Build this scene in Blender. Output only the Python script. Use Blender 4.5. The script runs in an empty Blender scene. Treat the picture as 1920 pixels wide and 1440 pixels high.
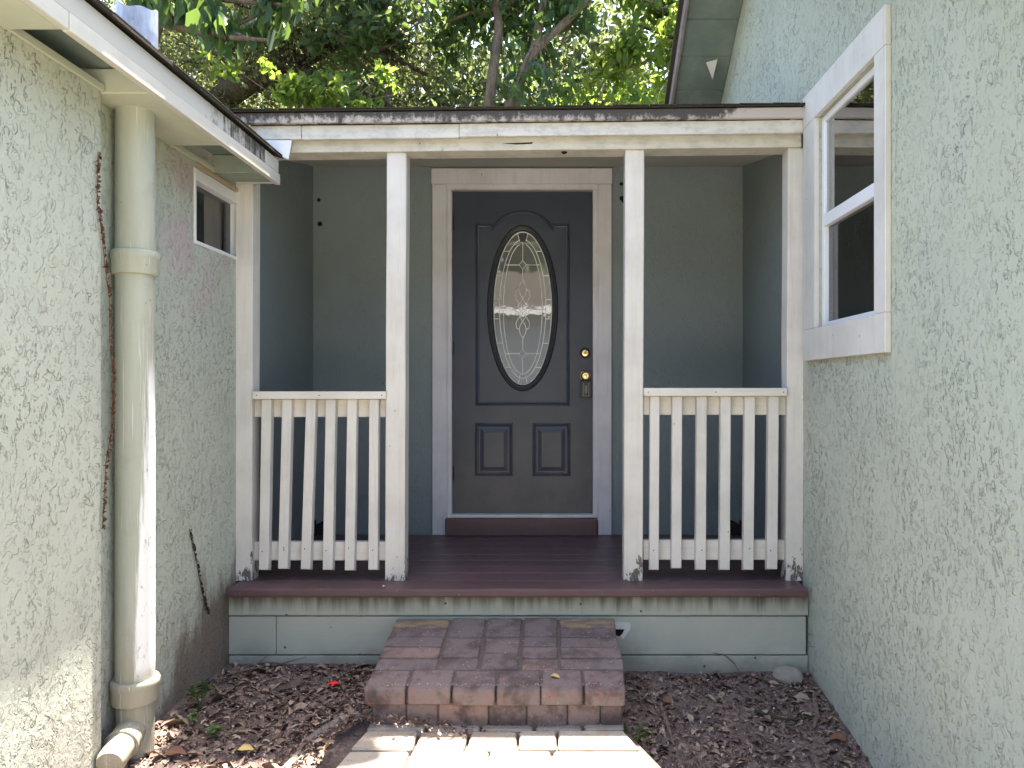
import bpy, bmesh, math, random
import numpy as np
from mathutils import Vector, Matrix
random.seed(7); RNG = np.random.default_rng(11)
SC = bpy.context.scene
COL = SC.collection
R = math.radians
CAMZ = 1.30
F = 1400.0; CX, CY = 1040.0, 725.0          # photo focal length and depth vanishing point (photo pixels)

def P(px, py, Y):
    """point of the photo at distance Y in front of the camera (x right, y away, z up)"""
    return Vector(((px - CX) / F * Y, Y, CAMZ + (CY - py) / F * Y))
def PX(px, Y): return (px - CX) / F * Y
def PZ(py, Y): return CAMZ + (CY - py) / F * Y

# ------------------------------------------------------------------ camera, sky, sun, exposure
cam = bpy.data.cameras.new('camera'); camo = bpy.data.objects.new('camera', cam); COL.objects.link(camo)
cam.sensor_width = 36.0; cam.lens = 36.0 * F / 1920.0
cam.shift_x = -(CX - 960) / 1920.0; cam.shift_y = (CY - 720) / 1920.0
cam.clip_start = 0.05; cam.clip_end = 3000
camo.location = (0, 0, CAMZ); camo.rotation_euler = (R(90), 0, 0)
SC.camera = camo

SUN_DX, SUN_DY = 0.100, 0.254                   # run of a sun ray per metre of drop: from +x and from beyond the porch
sun_dir = Vector((SUN_DX, SUN_DY, 1.0)).normalized()
W = bpy.data.worlds.new('World'); SC.world = W; W.use_nodes = True
wn = W.node_tree.nodes; wl = W.node_tree.links
sky = wn.new('ShaderNodeTexSky'); sky.sky_type = 'NISHITA'; sky.sun_disc = False
sky.sun_elevation = math.asin(sun_dir.z)
sky.sun_rotation = math.atan2(sun_dir.x, sun_dir.y)
sky.air_density = 1.0; sky.dust_density = 3.0; sky.ozone_density = 0.6
bg = wn['Background']; bg.inputs['Strength'].default_value = 0.10
wl.new(sky.outputs['Color'], bg.inputs['Color'])
sl = bpy.data.lights.new('sun', 'SUN'); sl.energy = 5.0; sl.angle = R(0.53); sl.color = (1.0, 0.94, 0.84)
slo = bpy.data.objects.new('sun', sl); COL.objects.link(slo)
slo.rotation_euler = (-sun_dir).to_track_quat('-Z', 'Y').to_euler(); slo.location = (3, 5, 20)
SC.view_settings.view_transform = 'Standard'; SC.view_settings.look = 'None'
SC.view_settings.exposure = 2.95; SC.view_settings.gamma = 1.0
SC.view_settings.use_curve_mapping = False

# ------------------------------------------------------------------ node helper
class NB:
    def __init__(s, name):
        s.m = bpy.data.materials.new(name); s.m.use_nodes = True
        s.nt = s.m.node_tree; s.b = s.nt.nodes['Principled BSDF']; s.o = s.nt.nodes['Material Output']
        s._pos = None
    def set(s, sock, v):
        if isinstance(v, bpy.types.NodeSocket): s.nt.links.new(v, sock)
        else:
            if sock.type == 'RGBA' and len(v) == 3: v = (*v, 1)
            sock.default_value = v
    def node(s, t, **kw):
        n = s.nt.nodes.new(t)
        for k, v in kw.items(): setattr(n, k, v)
        return n
    def pos(s, sc=(1, 1, 1)):
        if s._pos is None: s._pos = s.node('ShaderNodeNewGeometry').outputs['Position']
        if sc == (1, 1, 1): return s._pos
        return s.vm('MULTIPLY', s._pos, sc)
    def vm(s, op, a, b):
        n = s.node('ShaderNodeVectorMath', operation=op); s.set(n.inputs[0], a); s.set(n.inputs[1], b); return n.outputs[0]
    def noise(s, v, scale, detail=4, rough=.55, dist=0.0, col=False):
        n = s.node('ShaderNodeTexNoise'); s.set(n.inputs['Vector'], v)
        n.inputs['Scale'].default_value = scale; n.inputs['Detail'].default_value = detail
        n.inputs['Roughness'].default_value = rough; n.inputs['Distortion'].default_value = dist
        return n.outputs['Color' if col else 'Fac']
    def vor(s, v, scale, feat='F1', out='Distance'):
        n = s.node('ShaderNodeTexVoronoi', feature=feat); s.set(n.inputs['Vector'], v)
        n.inputs['Scale'].default_value = scale; return n.outputs[out]
    def ms(s, op, a, b=0.0, c=0.0, clamp=False):
        n = s.node('ShaderNodeMath', operation=op, use_clamp=clamp)
        s.set(n.inputs[0], a); s.set(n.inputs[1], b); s.set(n.inputs[2], c); return n.outputs[0]
    def step(s, v, lo, hi, a=0.0, b=1.0):
        n = s.node('ShaderNodeMapRange', interpolation_type='SMOOTHSTEP')
        s.set(n.inputs[0], v); s.set(n.inputs[1], lo); s.set(n.inputs[2], hi); s.set(n.inputs[3], a); s.set(n.inputs[4], b)
        return n.outputs[0]
    def mix(s, f, a, b, mode='MIX'):
        n = s.node('ShaderNodeMix', data_type='RGBA', blend_type=mode)
        s.set(n.inputs[0], f); s.set(n.inputs[6], a); s.set(n.inputs[7], b); return n.outputs[2]
    def sep(s, v):
        n = s.node('ShaderNodeSeparateXYZ'); s.set(n.inputs[0], v); return n.outputs
    def comb(s, x, y, z):
        n = s.node('ShaderNodeCombineXYZ'); s.set(n.inputs[0], x); s.set(n.inputs[1], y); s.set(n.inputs[2], z); return n.outputs[0]
    def bump(s, h, strength=.5, dist=.01, normal=None):
        n = s.node('ShaderNodeBump'); n.inputs['Strength'].default_value = strength; n.inputs['Distance'].default_value = dist
        s.set(n.inputs['Height'], h)
        if normal is not None: s.set(n.inputs['Normal'], normal)
        return n.outputs[0]
    def island(s): return s.node('ShaderNodeNewGeometry').outputs['Random Per Island']
    def objrand(s): return s.node('ShaderNodeObjectInfo').outputs['Random']
    def ramp(s, f, stops):
        n = s.node('ShaderNodeValToRGB'); e = n.color_ramp.elements
        while len(e) < len(stops): e.new(0.5)
        for k, (p, c) in enumerate(stops): e[k].position = p; e[k].color = (*c, 1)
        s.set(n.inputs[0], f); return n.outputs[0]
    def done(s, base=None, rough=None, normal=None, spec=None, metal=None):
        for k, v in (('Base Color', base), ('Roughness', rough), ('Normal', normal), ('Specular IOR Level', spec), ('Metallic', metal)):
            if v is not None: s.set(s.b.inputs[k], v)
        return s.m

M = {}
def near(n, p, axis_scale, lo, hi):
    """1 near the point p, 0 away from it: the shape of a stain"""
    d = n.vm('MULTIPLY', n.vm('SUBTRACT', n.pos(), p), axis_scale)
    l = n.node('ShaderNodeVectorMath', operation='LENGTH'); n.set(l.inputs[0], d)
    return n.step(l.outputs['Value'], lo, hi, 1.0, 0.0)

def stucco(name, base, line=1.0, coarse=30.0, zs=.5, stain=0.0, pink=None, strength=1.0, chip=(.47, .53), shift=(0, .004, .0045)):
    n = NB(name)
    warp = n.vm('MULTIPLY', n.vm('SUBTRACT', n.noise(n.pos(), 8, 2, col=True), (.5, .5, .5)), (.06, .06, .06))
    vw = n.vm('ADD', n.pos(), warp)
    def strokes(off, sc, shift, msc, lo, hi):
        def plate_at(d):
            return n.step(n.noise(n.vm('ADD', n.vm('MULTIPLY', n.vm('ADD', vw, d), (1, 1, zs)), off), sc, 2, .5, .7), .50, .53)
        plate = plate_at((0, 0, 0)); m = n.step(n.noise(n.vm('ADD', n.pos(), off), msc, 2, .55), lo, hi)
        crev = n.ms('MULTIPLY', n.ms('SUBTRACT', plate, plate_at(shift), clamp=True), m)
        return plate, crev, m
    p1, l1, m1 = strokes((0, 0, 0), coarse, shift, coarse * .6, chip[0], chip[1])
    p2, l2, m2 = strokes((3.1, 7.7, 1.3), coarse * 1.8, tuple(q * .7 for q in shift), coarse * .9, chip[0] + .01, chip[1] + .01)
    big = n.step(n.noise(n.pos((1, 1, .6)), 3.6, 4, .65), .34, .64, .12, 1.0)
    lines = n.ms('MULTIPLY', n.ms('ADD', l1, n.ms('MULTIPLY', l2, .75), clamp=True), big)
    fine = n.noise(n.pos(), 170, 3, .6)
    mid = n.noise(n.pos((1, 1, .7)), 42, 3, .6)
    h = n.ms('ADD', n.ms('MULTIPLY', n.ms('MULTIPLY', p1, m1), .55), n.ms('MULTIPLY', fine, .14))
    h = n.ms('ADD', h, n.ms('MULTIPLY', n.ms('MULTIPLY', p2, m2), .35))
    h = n.ms('ADD', h, n.ms('MULTIPLY', mid, .40))
    h = n.ms('SUBTRACT', h, n.ms('MULTIPLY', lines, .9))
    tone = n.noise(n.pos(), 1.1, 4, .6)
    c = n.mix(n.step(tone, .35, .7), [x * .94 for x in base], [min(1, x * 1.06) for x in base])
    yel = n.step(n.noise(n.vm('ADD', n.pos((1, 1, .5)), (9, 2, 4)), 1.7, 3), .5, .75)
    c = n.mix(n.ms('MULTIPLY', yel, .22), c, (base[0] * 1.08, base[1] * 1.02, base[2] * .80))
    c = n.mix(n.ms('MULTIPLY', n.step(fine, .58, .75), .15), c, [x * .6 for x in base])
    c = n.mix(n.ms('MULTIPLY', lines, .70 * line), c, (.085, .088, .068))  # crevice shade painted into the colour along the trowel strokes
    if stain:
        y, z = n.sep(n.pos())[1], n.sep(n.pos())[2]
        f = n.noise(n.pos((1, 1, .30)), 8, 6, .70)
        lvl = n.ms('ADD', n.ms('MULTIPLY', n.ms('SUBTRACT', f, .5), .85), z)
        top = n.step(y, 2.6, 3.5, .10, .46)
        st = n.step(n.ms('SUBTRACT', lvl, top), -.20, .06, 1.0, 0.0)
        c = n.mix(n.ms('MULTIPLY', st, stain), c, (.120, .078, .058))
        g2 = n.step(n.ms('ADD', z, n.ms('MULTIPLY', f, .6)), .35, .85, 1.0, 0.0)
        c = n.mix(n.ms('MULTIPLY', g2, .34), c, (.24, .19, .15))
    if pink:
        pk = near(n, pink, (1, 2.4, 2.1), .55, 1.0)
        pk = n.ms('MULTIPLY', pk, n.step(n.noise(n.pos(), 6, 4), .38, .6))
        c = n.mix(n.ms('MULTIPLY', pk, .8), c, (.44, .37, .36))
    h = n.ms('MULTIPLY', h, n.ms('ADD', n.ms('MULTIPLY', big, .6), .4))
    return n.done(c, .9, n.bump(h, strength, .009), .2)

SAGE = (.395, .435, .355)
M['stucco_left'] = stucco('stucco_left', (.43, .455, .385), line=.78, coarse=50, zs=.58, chip=(.49, .56), shift=(0, .0026, .0030), stain=.85, pink=(-1.545, 3.25, 2.0))
M['stucco_near'] = stucco('stucco_near', (.45, .468, .395), line=.72, coarse=38, zs=.58, chip=(.49, .56), shift=(0, .0032, .0036), stain=.30)
M['stucco_right'] = stucco('stucco_right', (.408, .438, .372), line=.66, coarse=48, zs=.40, chip=(.50, .57), shift=(0, -.0036, .0030))
M['stucco_porch_shaded'] = stucco('stucco_porch_shaded', (.195, .228, .236), line=.25, coarse=26, zs=.4, strength=.45)  # wall paint darkened so the porch's shade sits in the colour

def white_wood(name, axis, base=(.66, .64, .60), flake=.0, mildew=0.0, low=None, warm=.0):
    n = NB(name)
    sc = [18, 18, 18]; sc[axis] = 1.2
    grain = n.noise(n.pos(tuple(sc)), 3.0, 5, .6, .3)
    blot = n.noise(n.pos(), 5, 4, .6)
    fine = n.noise(n.pos(tuple(x * 4 for x in sc)), 2, 3)
    c = n.mix(n.step(blot, .35, .75), base, [x * .86 for x in base])
    c = n.mix(n.ms('MULTIPLY', n.step(grain, .5, .75), .22), c, (.42, .38, .33))
    # scuffs and nail heads
    sp = n.vor(n.pos((1, 1, .5)), 16)
    spots = n.ms('MULTIPLY', n.step(sp, .035, .07, 1.0, 0.0), n.step(n.noise(n.pos(), 9, 2), .5, .58))
    st_ = [14, 14, 14]; st_[axis] = .8
    gr_ = n.noise(n.pos(tuple(st_)), 2.2, 5, .7)
    c = n.mix(n.ms('MULTIPLY', n.step(gr_, .52, .72), .30), c, (.36, .34, .31))
    c = n.mix(n.ms('MULTIPLY', spots, .8), c, (.12, .09, .07))
    h = n.ms('ADD', n.ms('MULTIPLY', grain, .6), n.ms('MULTIPLY', fine, .3))
    if flake:
        z = n.sep(n.pos())[2]
        fl = n.noise(n.pos((26, 26, 12)), 1.1, 5, .65)
        thr = n.step(z, low, low + .30, .50, .80) if low is not None else .7
        fk = n.step(n.ms('SUBTRACT', fl, thr), .0, .03)
        c = n.mix(n.ms('MULTIPLY', fk, flake), c, (.085, .06, .045)); h = n.ms('SUBTRACT', h, fk)
    if mildew:
        md = n.noise(n.pos((9, 9, 14)), 1.3, 6, .75)
        c = n.mix(n.ms('MULTIPLY', n.step(md, .45, .62), mildew), c, (.10, .095, .08))
    return n.done(c, .55, n.bump(h, .35, .004), .3)
M['post_paint'] = white_wood('post_paint', 2, (.64, .615, .575), flake=.9, low=.36)
M['rail_paint'] = white_wood('rail_paint', 0, (.66, .63, .575))
M['baluster_paint'] = white_wood('baluster_paint', 2, (.645, .62, .58))
M['fascia_paint'] = white_wood('fascia_paint', 0, (.61, .60, .565), mildew=.22)
M['beam_paint'] = white_wood('beam_paint', 0, (.57, .545, .475), mildew=.2)
M['eave_paint'] = white_wood('eave_paint', 1, (.53, .51, .45))
M['casing_paint'] = white_wood('casing_paint', 2, (.58, .565, .60))
M['window_paint'] = white_wood('window_paint', 2, (.60, .585, .55))
M['vinyl'] = NB('vinyl').done((.70, .71, .74), .35, None, .5)
M['flashing_metal'] = NB('flashing_metal').done((.66, .68, .72), .35, None, .5)

def mildew_board():
    n = NB('mildew_board')
    z = n.sep(n.pos())[2]; x = n.sep(n.pos())[0]
    f = n.noise(n.pos((1, 1, .8)), 26, 6, .78); g = n.noise(n.pos(), 2.2, 3); s = n.noise(n.pos((1, 1, .25)), 34, 4, .6)
    edge = n.step(z, 2.548, 2.63, -.16, .22)
    v = n.ms('ADD', n.ms('ADD', f, edge), n.ms('MULTIPLY', n.ms('SUBTRACT', g, .5), .35))
    v = n.ms('ADD', v, n.step(x, .75, 1.02, .06, -.42))
    v = n.ms('ADD', v, n.ms('MULTIPLY', n.ms('SUBTRACT', s, .5), .5))
    k = n.step(v, .33, .60)
    c = n.mix(k, (.44, .40, .375), (.075, .068, .066))
    return n.done(c, .85, n.bump(f, .3, .004), .15)
M['mildew_board'] = mildew_board()
def mildew_eave():
    n = NB('mildew_eave')
    y = n.sep(n.pos())[1]
    f = n.noise(n.pos((14, 14, 1.2)), 3.0, 5, .7); g = n.noise(n.pos(), 30, 5, .75)
    k = n.step(n.ms('ADD', n.ms('ADD', n.ms('MULTIPLY', f, .7), n.ms('MULTIPLY', g, .5)), n.step(y, 2.3, 3.35, -.30, .10)), .50, .74)
    c = n.mix(k, (.47, .45, .40), (.07, .063, .056))
    return n.done(c, .75, n.bump(g, .3, .004), .2)
M['mildew_eave'] = mildew_eave()

def shingle():
    n = NB('shingle'); f = n.noise(n.pos(), 90, 4, .7); g = n.noise(n.pos(), 4, 3)
    c = n.mix(f, (.018, .015, .014), (.075, .062, .055)); c = n.mix(n.ms('MULTIPLY', g, .3), c, (.05, .06, .03))
    return n.done(c, .95, n.bump(f, .6, .006), .1)
M['shingle'] = shingle()

def deck_paint():
    n = NB('deck_paint')
    g = n.noise(n.pos((1.2, 22, 22)), 3, 5, .65, .3); w = n.noise(n.pos((1, 2.5, 1)), 3.5, 5, .65)
    r = n.objrand()
    c = n.mix(r, (.095, .054, .057), (.125, .068, .070))
    c = n.mix(n.ms('MULTIPLY', n.step(w, .45, .75), .5), c, (.17, .10, .098))
    c = n.mix(n.ms('MULTIPLY', n.step(g, .60, .72), .55), c, (.030, .014, .013))
    sp = n.noise(n.pos(), 55, 2); c = n.mix(n.ms('MULTIPLY', n.step(sp, .70, .74), .45), c, (.35, .28, .25))
    return n.done(c, n.step(w, .3, .7, .30, .50), n.bump(g, .3, .004), .4)
M['deck_paint'] = deck_paint()
def skirt_paint():
    n = NB('skirt_paint')
    z = n.sep(n.pos())[2]
    g = n.noise(n.pos((1.2, 22, 22)), 3, 5, .65, .3); w = n.noise(n.pos(), 3.5, 5, .65); dr = n.noise(n.pos((22, 1, 1.5)), 1.2, 4, .6)
    c = n.mix(n.step(w, .3, .75), (.40, .41, .35), (.45, .46, .39))
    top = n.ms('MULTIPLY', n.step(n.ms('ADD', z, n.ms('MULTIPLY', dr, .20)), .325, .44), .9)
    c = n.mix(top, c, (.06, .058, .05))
    low = n.step(n.ms('ADD', z, n.ms('MULTIPLY', w, .30)), .08, .24, 1.0, 0.0)
    c = n.mix(n.ms('MULTIPLY', low, .5), c, (.10, .085, .065))
    sp = n.vor(n.pos(), 11); c = n.mix(n.ms('MULTIPLY', n.step(sp, .05, .09, 1.0, 0.0), .85), c, (.04, .03, .028))
    return n.done(c, .6, n.bump(g, .3, .004), .25)
M['skirt_paint'] = skirt_paint()
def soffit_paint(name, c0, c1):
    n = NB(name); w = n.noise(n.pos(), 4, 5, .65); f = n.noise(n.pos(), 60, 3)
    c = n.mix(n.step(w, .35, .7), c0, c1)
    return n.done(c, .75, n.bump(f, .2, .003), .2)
M['soffit_green'] = soffit_paint('soffit_green', (.21, .25, .205), (.26, .295, .24))
M['soffit_light'] = soffit_paint('soffit_light', (.42, .44, .35), (.47, .48, .38))
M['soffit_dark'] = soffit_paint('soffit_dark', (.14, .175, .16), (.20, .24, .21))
M['rake_paint'] = soffit_paint('rake_paint', (.17, .145, .15), (.23, .20, .20))
M['ceiling_paint'] = soffit_paint('ceiling_paint', (.38, .38, .35), (.44, .43, .40))
M['bare_paint'] = soffit_paint('bare_paint', (.62, .60, .57), (.72, .70, .66))
M['dark_wood'] = soffit_paint('dark_wood', (.018, .014, .014), (.035, .025, .024))
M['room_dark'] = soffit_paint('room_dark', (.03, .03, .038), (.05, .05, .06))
M['curtain'] = soffit_paint('curtain', (.33, .32, .33), (.42, .40, .40))
M['pipe_paint'] = None
def pipe_paint():
    n = NB('pipe_paint'); z = n.sep(n.pos())[2]
    f = n.noise(n.pos(), 55, 4, .6); w = n.noise(n.pos((9, 9, 1.2)), 2, 5, .65); b = n.noise(n.pos(), 7, 5, .65)
    c = n.mix(n.step(w, .3, .75), (.325, .335, .27), (.385, .39, .32))
    c = n.mix(n.ms('MULTIPLY', n.step(b, .52, .72), .35), c, (.25, .24, .18))
    low = n.step(n.ms('ADD', z, n.ms('MULTIPLY', n.noise(n.pos((6, 6, 1)), 4, 5), .6)), .30, .85, 1.0, 0.0)
    c = n.mix(n.ms('MULTIPLY', low, .60), c, (.24, .18, .115))
    dp = n.noise(n.pos((1, 1, .025)), 130, 2)
    dm = n.ms('MULTIPLY', n.step(dp, .60, .66), n.step(n.noise(n.pos((1, 1, .5)), 6, 3), .42, .56))
    c = n.mix(n.ms('MULTIPLY', dm, .5), c, (.60, .59, .54))
    sp = n.vor(n.pos(), 24); c = n.mix(n.ms('MULTIPLY', n.ms('MULTIPLY', n.step(sp, .05, .1, 1.0, 0.0), n.step(b, .5, .55)), .6), c, (.16, .13, .10))
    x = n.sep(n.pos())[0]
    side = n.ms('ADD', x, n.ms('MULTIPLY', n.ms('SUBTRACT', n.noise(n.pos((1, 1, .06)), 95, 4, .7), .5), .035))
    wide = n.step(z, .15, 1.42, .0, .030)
    white_streak = n.ms('MULTIPLY', n.step(n.ms('SUBTRACT', side, wide), -1.450, -1.438), n.ms('MULTIPLY', n.step(z, .27, .34), n.step(z, 1.30, 1.42, 1.0, 0.0)))
    white_streak = n.ms('MULTIPLY', white_streak, n.step(n.noise(n.pos((1, 1, .3)), 60, 4, .7), .30, .42))
    c = n.mix(n.ms('MULTIPLY', white_streak, .9), c, (.80, .80, .77))  # white streak in the colour: peeled paint that also strengthens the sunlit strip
    return n.done(c, .5, n.bump(n.ms('ADD', n.ms('ADD', n.ms('MULTIPLY', f, .4), w), n.ms('ADD', dm, white_streak)), .4, .004), .3)
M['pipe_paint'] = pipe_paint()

def door_paint():
    n = NB('door_paint'); w = n.noise(n.pos(), 4, 5, .65); f = n.noise(n.pos(), 120, 3); z = n.sep(n.pos())[2]
    c = n.mix(n.step(w, .35, .7), (.029, .038, .058), (.040, .049, .071))
    du = n.ms('MULTIPLY', n.step(z, .45, 1.15, 1.0, 0.0), n.step(w, .3, .6, .35, .75))
    c = n.mix(du, c, (.105, .092, .092))
    sc = n.noise(n.pos((8, 8, 4)), 2.2, 5, .7)
    c = n.mix(n.ms('MULTIPLY', n.step(sc, .68, .72), .45), c, (.025, .025, .03))
    ch = n.vor(n.pos((1, 1, .4)), 30); ck = n.ms('MULTIPLY', n.step(ch, .05, .09, 1.0, 0.0), n.step(n.noise(n.pos(), 7, 2), .66, .70))
    c = n.mix(n.ms('MULTIPLY', ck, .7), c, (.35, .35, .36))
    return n.done(c, .42, n.bump(f, .12, .002), .45)
M['door_paint'] = door_paint()
M['moulding_paint'] = NB('moulding_paint').done((.028, .030, .035), .4, None, .45)
M['brass'] = NB('brass').done((.80, .62, .32), .22, None, .5, 1.0)
M['brass_dark'] = NB('brass_dark').done((.25, .15, .07), .4, None, .5, 1.0)
M['dark_metal'] = NB('dark_metal').done((.035, .036, .042), .45, None, .5, .3)
M['lock_face'] = NB('lock_face').done((.13, .13, .14), .4, None, .5, .6)
M['caming'] = NB('caming').done((.75, .75, .73), .4, None, .5, .2)
M['black'] = NB('black').done((.008, .008, .009), .8, None, .2)
def galvanised():
    n = NB('galvanised'); w = n.noise(n.pos((3, 3, 1.2)), 3.5, 4, .6); q = n.vor(n.pos((1, 1, .5)), 10, 'F1', 'Color')
    c = n.mix(n.step(w, .3, .7), (.26, .27, .31), (.50, .51, .55))
    c = n.mix(n.ms('MULTIPLY', n.step(n.noise(n.pos(), 14, 3), .6, .68), .5), c, (.14, .14, .18))
    return n.done(c, .42, n.bump(w, .15, .01), .4, .45)
M['galvanised'] = galvanised()

def glass(name, tint, extra, rough=.01):
    n = NB(name); nt = n.nt
    fr = n.node('ShaderNodeFresnel'); fr.inputs['IOR'].default_value = 1.5
    tr = n.node('ShaderNodeBsdfTransparent'); tr.inputs['Color'].default_value = (*tint, 1)
    gl = n.node('ShaderNodeBsdfGlossy'); gl.inputs['Roughness'].default_value = rough; gl.inputs['Color'].default_value = (.95, .97, 1, 1)
    mx = n.node('ShaderNodeMixShader'); n.set(mx.inputs[0], n.ms('ADD', fr.outputs[0], extra, clamp=True))
    nt.links.new(tr.outputs[0], mx.inputs[1]); nt.links.new(gl.outputs[0], mx.inputs[2]); nt.links.new(mx.outputs[0], n.o.inputs['Surface'])
    return n.m
M['window_glass'] = glass('window_glass', (.55, .56, .60), .30)
M['screen_glass'] = glass('screen_glass', (.40, .40, .44), .07)
def oval_glass():
    n = NB('oval_glass'); nt = n.nt
    f = n.noise(n.pos(), 14, 2)
    df = n.node('ShaderNodeBsdfDiffuse'); df.inputs['Color'].default_value = (.15, .15, .155, 1)
    gl = n.node('ShaderNodeBsdfGlossy'); gl.inputs['Roughness'].default_value = .015; gl.inputs['Color'].default_value = (.93, .95, .95, 1)
    n.set(gl.inputs['Normal'], n.bump(f, .02, .01))
    mx = n.node('ShaderNodeMixShader'); mx.inputs[0].default_value = .19
    nt.links.new(df.outputs[0], mx.inputs[1]); nt.links.new(gl.outputs[0], mx.inputs[2]); nt.links.new(mx.outputs[0], n.o.inputs['Surface'])
    return n.m
M['oval_glass'] = oval_glass()

def brick(name, dark=1.0, moss=.6, red=.35):
    n = NB(name); r = n.objrand()
    f = n.noise(n.pos(), 70, 5, .7); w = n.noise(n.pos(), 9, 5, .65); b = n.noise(n.pos(), 26, 4, .65)
    base = n.ramp(r, [(0.0, (.150, .122, .120)), (.45, (.18, .142, .138)), (.8, (.205, .155, .146)), (1.0, (.245, .17, .148))])
    c = n.mix(n.step(w, .42, .66, 0.0, moss), base, (.085, .064, .062))
    c = n.mix(n.ms('MULTIPLY', n.step(b, .55, .68), .6 * red), c, (.235, .115, .09))
    c = n.mix(n.ms('MULTIPLY', n.step(f, .66, .72), .8), c, (.45, .40, .36))
    c = n.mix(n.ms('MULTIPLY', n.step(f, .30, .38, 1, 0), .6), c, (.04, .03, .027))
    return n.done(c, .92, n.bump(n.ms('ADD', n.ms('MULTIPLY', f, .7), n.ms('MULTIPLY', b, .6)), .6, .006), 0.0)
M['brick'] = brick('brick', moss=.75)
M['front_brick'] = brick('front_brick', moss=.90, red=1.0)
def ochre_brick():
    n = NB('ochre_brick'); f = n.noise(n.pos(), 50, 5, .7); x = n.noise(n.pos((2, 8, 1)), 6, 3)
    c = n.mix(n.step(x, .4, .62), (.25, .18, .115), (.15, .115, .10))
    c = n.mix(n.ms('MULTIPLY', n.step(f, .3, .45, 1, 0), .5), c, (.05, .04, .03))
    return n.done(c, .92, n.bump(f, .5, .006), .15)
M['ochre_brick'] = ochre_brick()
M['low_brick'] = brick('low_brick', moss=1.0, red=.15)
def path_brick():
    n = NB('path_brick'); r = n.objrand(); f = n.noise(n.pos(), 60, 5, .7); w = n.noise(n.pos(), 10, 4, .6)
    c = n.mix(r, (.30, .25, .20), (.37, .325, .27))
    c = n.mix(n.ms('MULTIPLY', n.step(w, .5, .7), .55), c, (.27, .19, .135))
    c = n.mix(n.ms('MULTIPLY', n.step(f, .3, .42, 1, 0), .7), c, (.10, .075, .06))
    return n.done(c, .92, n.bump(n.ms('ADD', f, w), .5, .006), .15)
M['path_brick'] = path_brick()
def mortar():
    n = NB('mortar'); f = n.noise(n.pos(), 90, 5, .7); c = n.mix(f, (.055, .045, .041), (.20, .16, .14))
    return n.done(c, .97, n.bump(f, .8, .01), .1)
M['mortar'] = mortar()
def stone(name, c0, c1):
    n = NB(name); f = n.noise(n.pos(), 60, 6, .7); g = n.noise(n.pos(), 9, 4)
    c = n.mix(n.step(g, .3, .7), c0, c1); c = n.mix(n.ms('MULTIPLY', n.step(f, .55, .7), .6), c, (.06, .055, .05))
    return n.done(c, .92, n.bump(f, .7, .008), .15)
M['edging_stone'] = stone('edging_stone', (.11, .09, .085), (.20, .17, .155))
M['pale_stone'] = stone('pale_stone', (.30, .27, .23), (.42, .38, .33))
def soil():
    n = NB('soil'); x, y, z = n.sep(n.pos())
    f = n.noise(n.pos(), 40, 7, .72); g = n.noise(n.pos(), 5, 4)
    c = n.mix(n.step(f, .35, .72), (.110, .080, .074), (.29, .222, .190))
    c = n.mix(n.ms('MULTIPLY', n.step(g, .5, .7), .5), c, (.10, .075, .07))
    c = n.mix(n.ms('MULTIPLY', n.step(f, .69, .74), .7), c, (.40, .34, .30))
    # worn sandy lawn in front of the house
    lw = n.mix(n.step(n.noise(n.pos(), 3, 5, .65), .4, .62), (.10, .13, .045), (.30, .26, .18))
    lf = n.step(n.ms('ADD', y, n.ms('MULTIPLY', g, .8)), .9, 1.7)
    c = n.mix(lf, lw, c)
    far = n.step(y, 8.0, 9.5)
    c = n.mix(far, c, (.055, .075, .03))
    return n.done(c, .97, n.bump(f, .9, .02), .1)
M['soil'] = soil()
def concrete():
    n = NB('concrete'); f = n.noise(n.pos(), 30, 6, .65); g = n.noise(n.pos(), 1.2, 4)
    c = n.mix(g, (.30, .28, .25), (.42, .40, .36)); c = n.mix(n.ms('MULTIPLY', n.step(f, .6, .7), .3), c, (.15, .14, .13))
    return n.done(c, .9, n.bump(f, .3, .005), .2)
M['concrete'] = concrete()
def asphalt():
    n = NB('asphalt'); f = n.noise(n.pos(), 60, 5, .7)
    return n.done(n.mix(f, (.035, .035, .036), (.075, .073, .07)), .9, n.bump(f, .4, .006), .2)
M['asphalt'] = asphalt()
def litter():
    n = NB('litter'); r = n.island(); f = n.noise(n.pos(), 60, 3)
    c = n.ramp(r, [(0, (.055, .038, .034)), (.3, (.15, .10, .085)), (.55, (.29, .20, .155)), (.78, (.46, .35, .27)), (.93, (.24, .12, .07)), (1.0, (.40, .32, .22))])
    c = n.mix(n.ms('MULTIPLY', f, .4), c, (.04, .03, .028))
    return n.done(c, .8, None, .2)
M['litter'] = litter()
def simple_leaf(name, a, b, trans, tcol, rough=.45, edge=None):
    n = NB(name); nt = n.nt; r = n.island()
    g = n.noise(n.pos(), .7, 3)
    c = n.mix(r, a, b)
    c = n.mix(n.step(g, .4, .65, 0, .4), c, [x * .55 for x in a])
    n.set(n.b.inputs['Base Color'], c); n.b.inputs['Roughness'].default_value = rough; n.b.inputs['Specular IOR Level'].default_value = .3
    t = n.node('ShaderNodeBsdfTranslucent'); n.set(t.inputs['Color'], n.mix(r, tcol, [x * .7 for x in tcol]))
    mx = n.node('ShaderNodeMixShader'); mx.inputs[0].default_value = trans
    nt.links.new(n.b.outputs[0], mx.inputs[1]); nt.links.new(t.outputs[0], mx.inputs[2]); nt.links.new(mx.outputs[0], n.o.inputs['Surface'])
    return n.m
M['leaf_broad'] = simple_leaf('leaf_broad', (.035, .085, .040), (.055, .12, .045), .38, (.17, .26, .05))
M['leaf_bright'] = simple_leaf('leaf_bright', (.06, .12, .03), (.09, .16, .035), .55, (.30, .42, .06))
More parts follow.
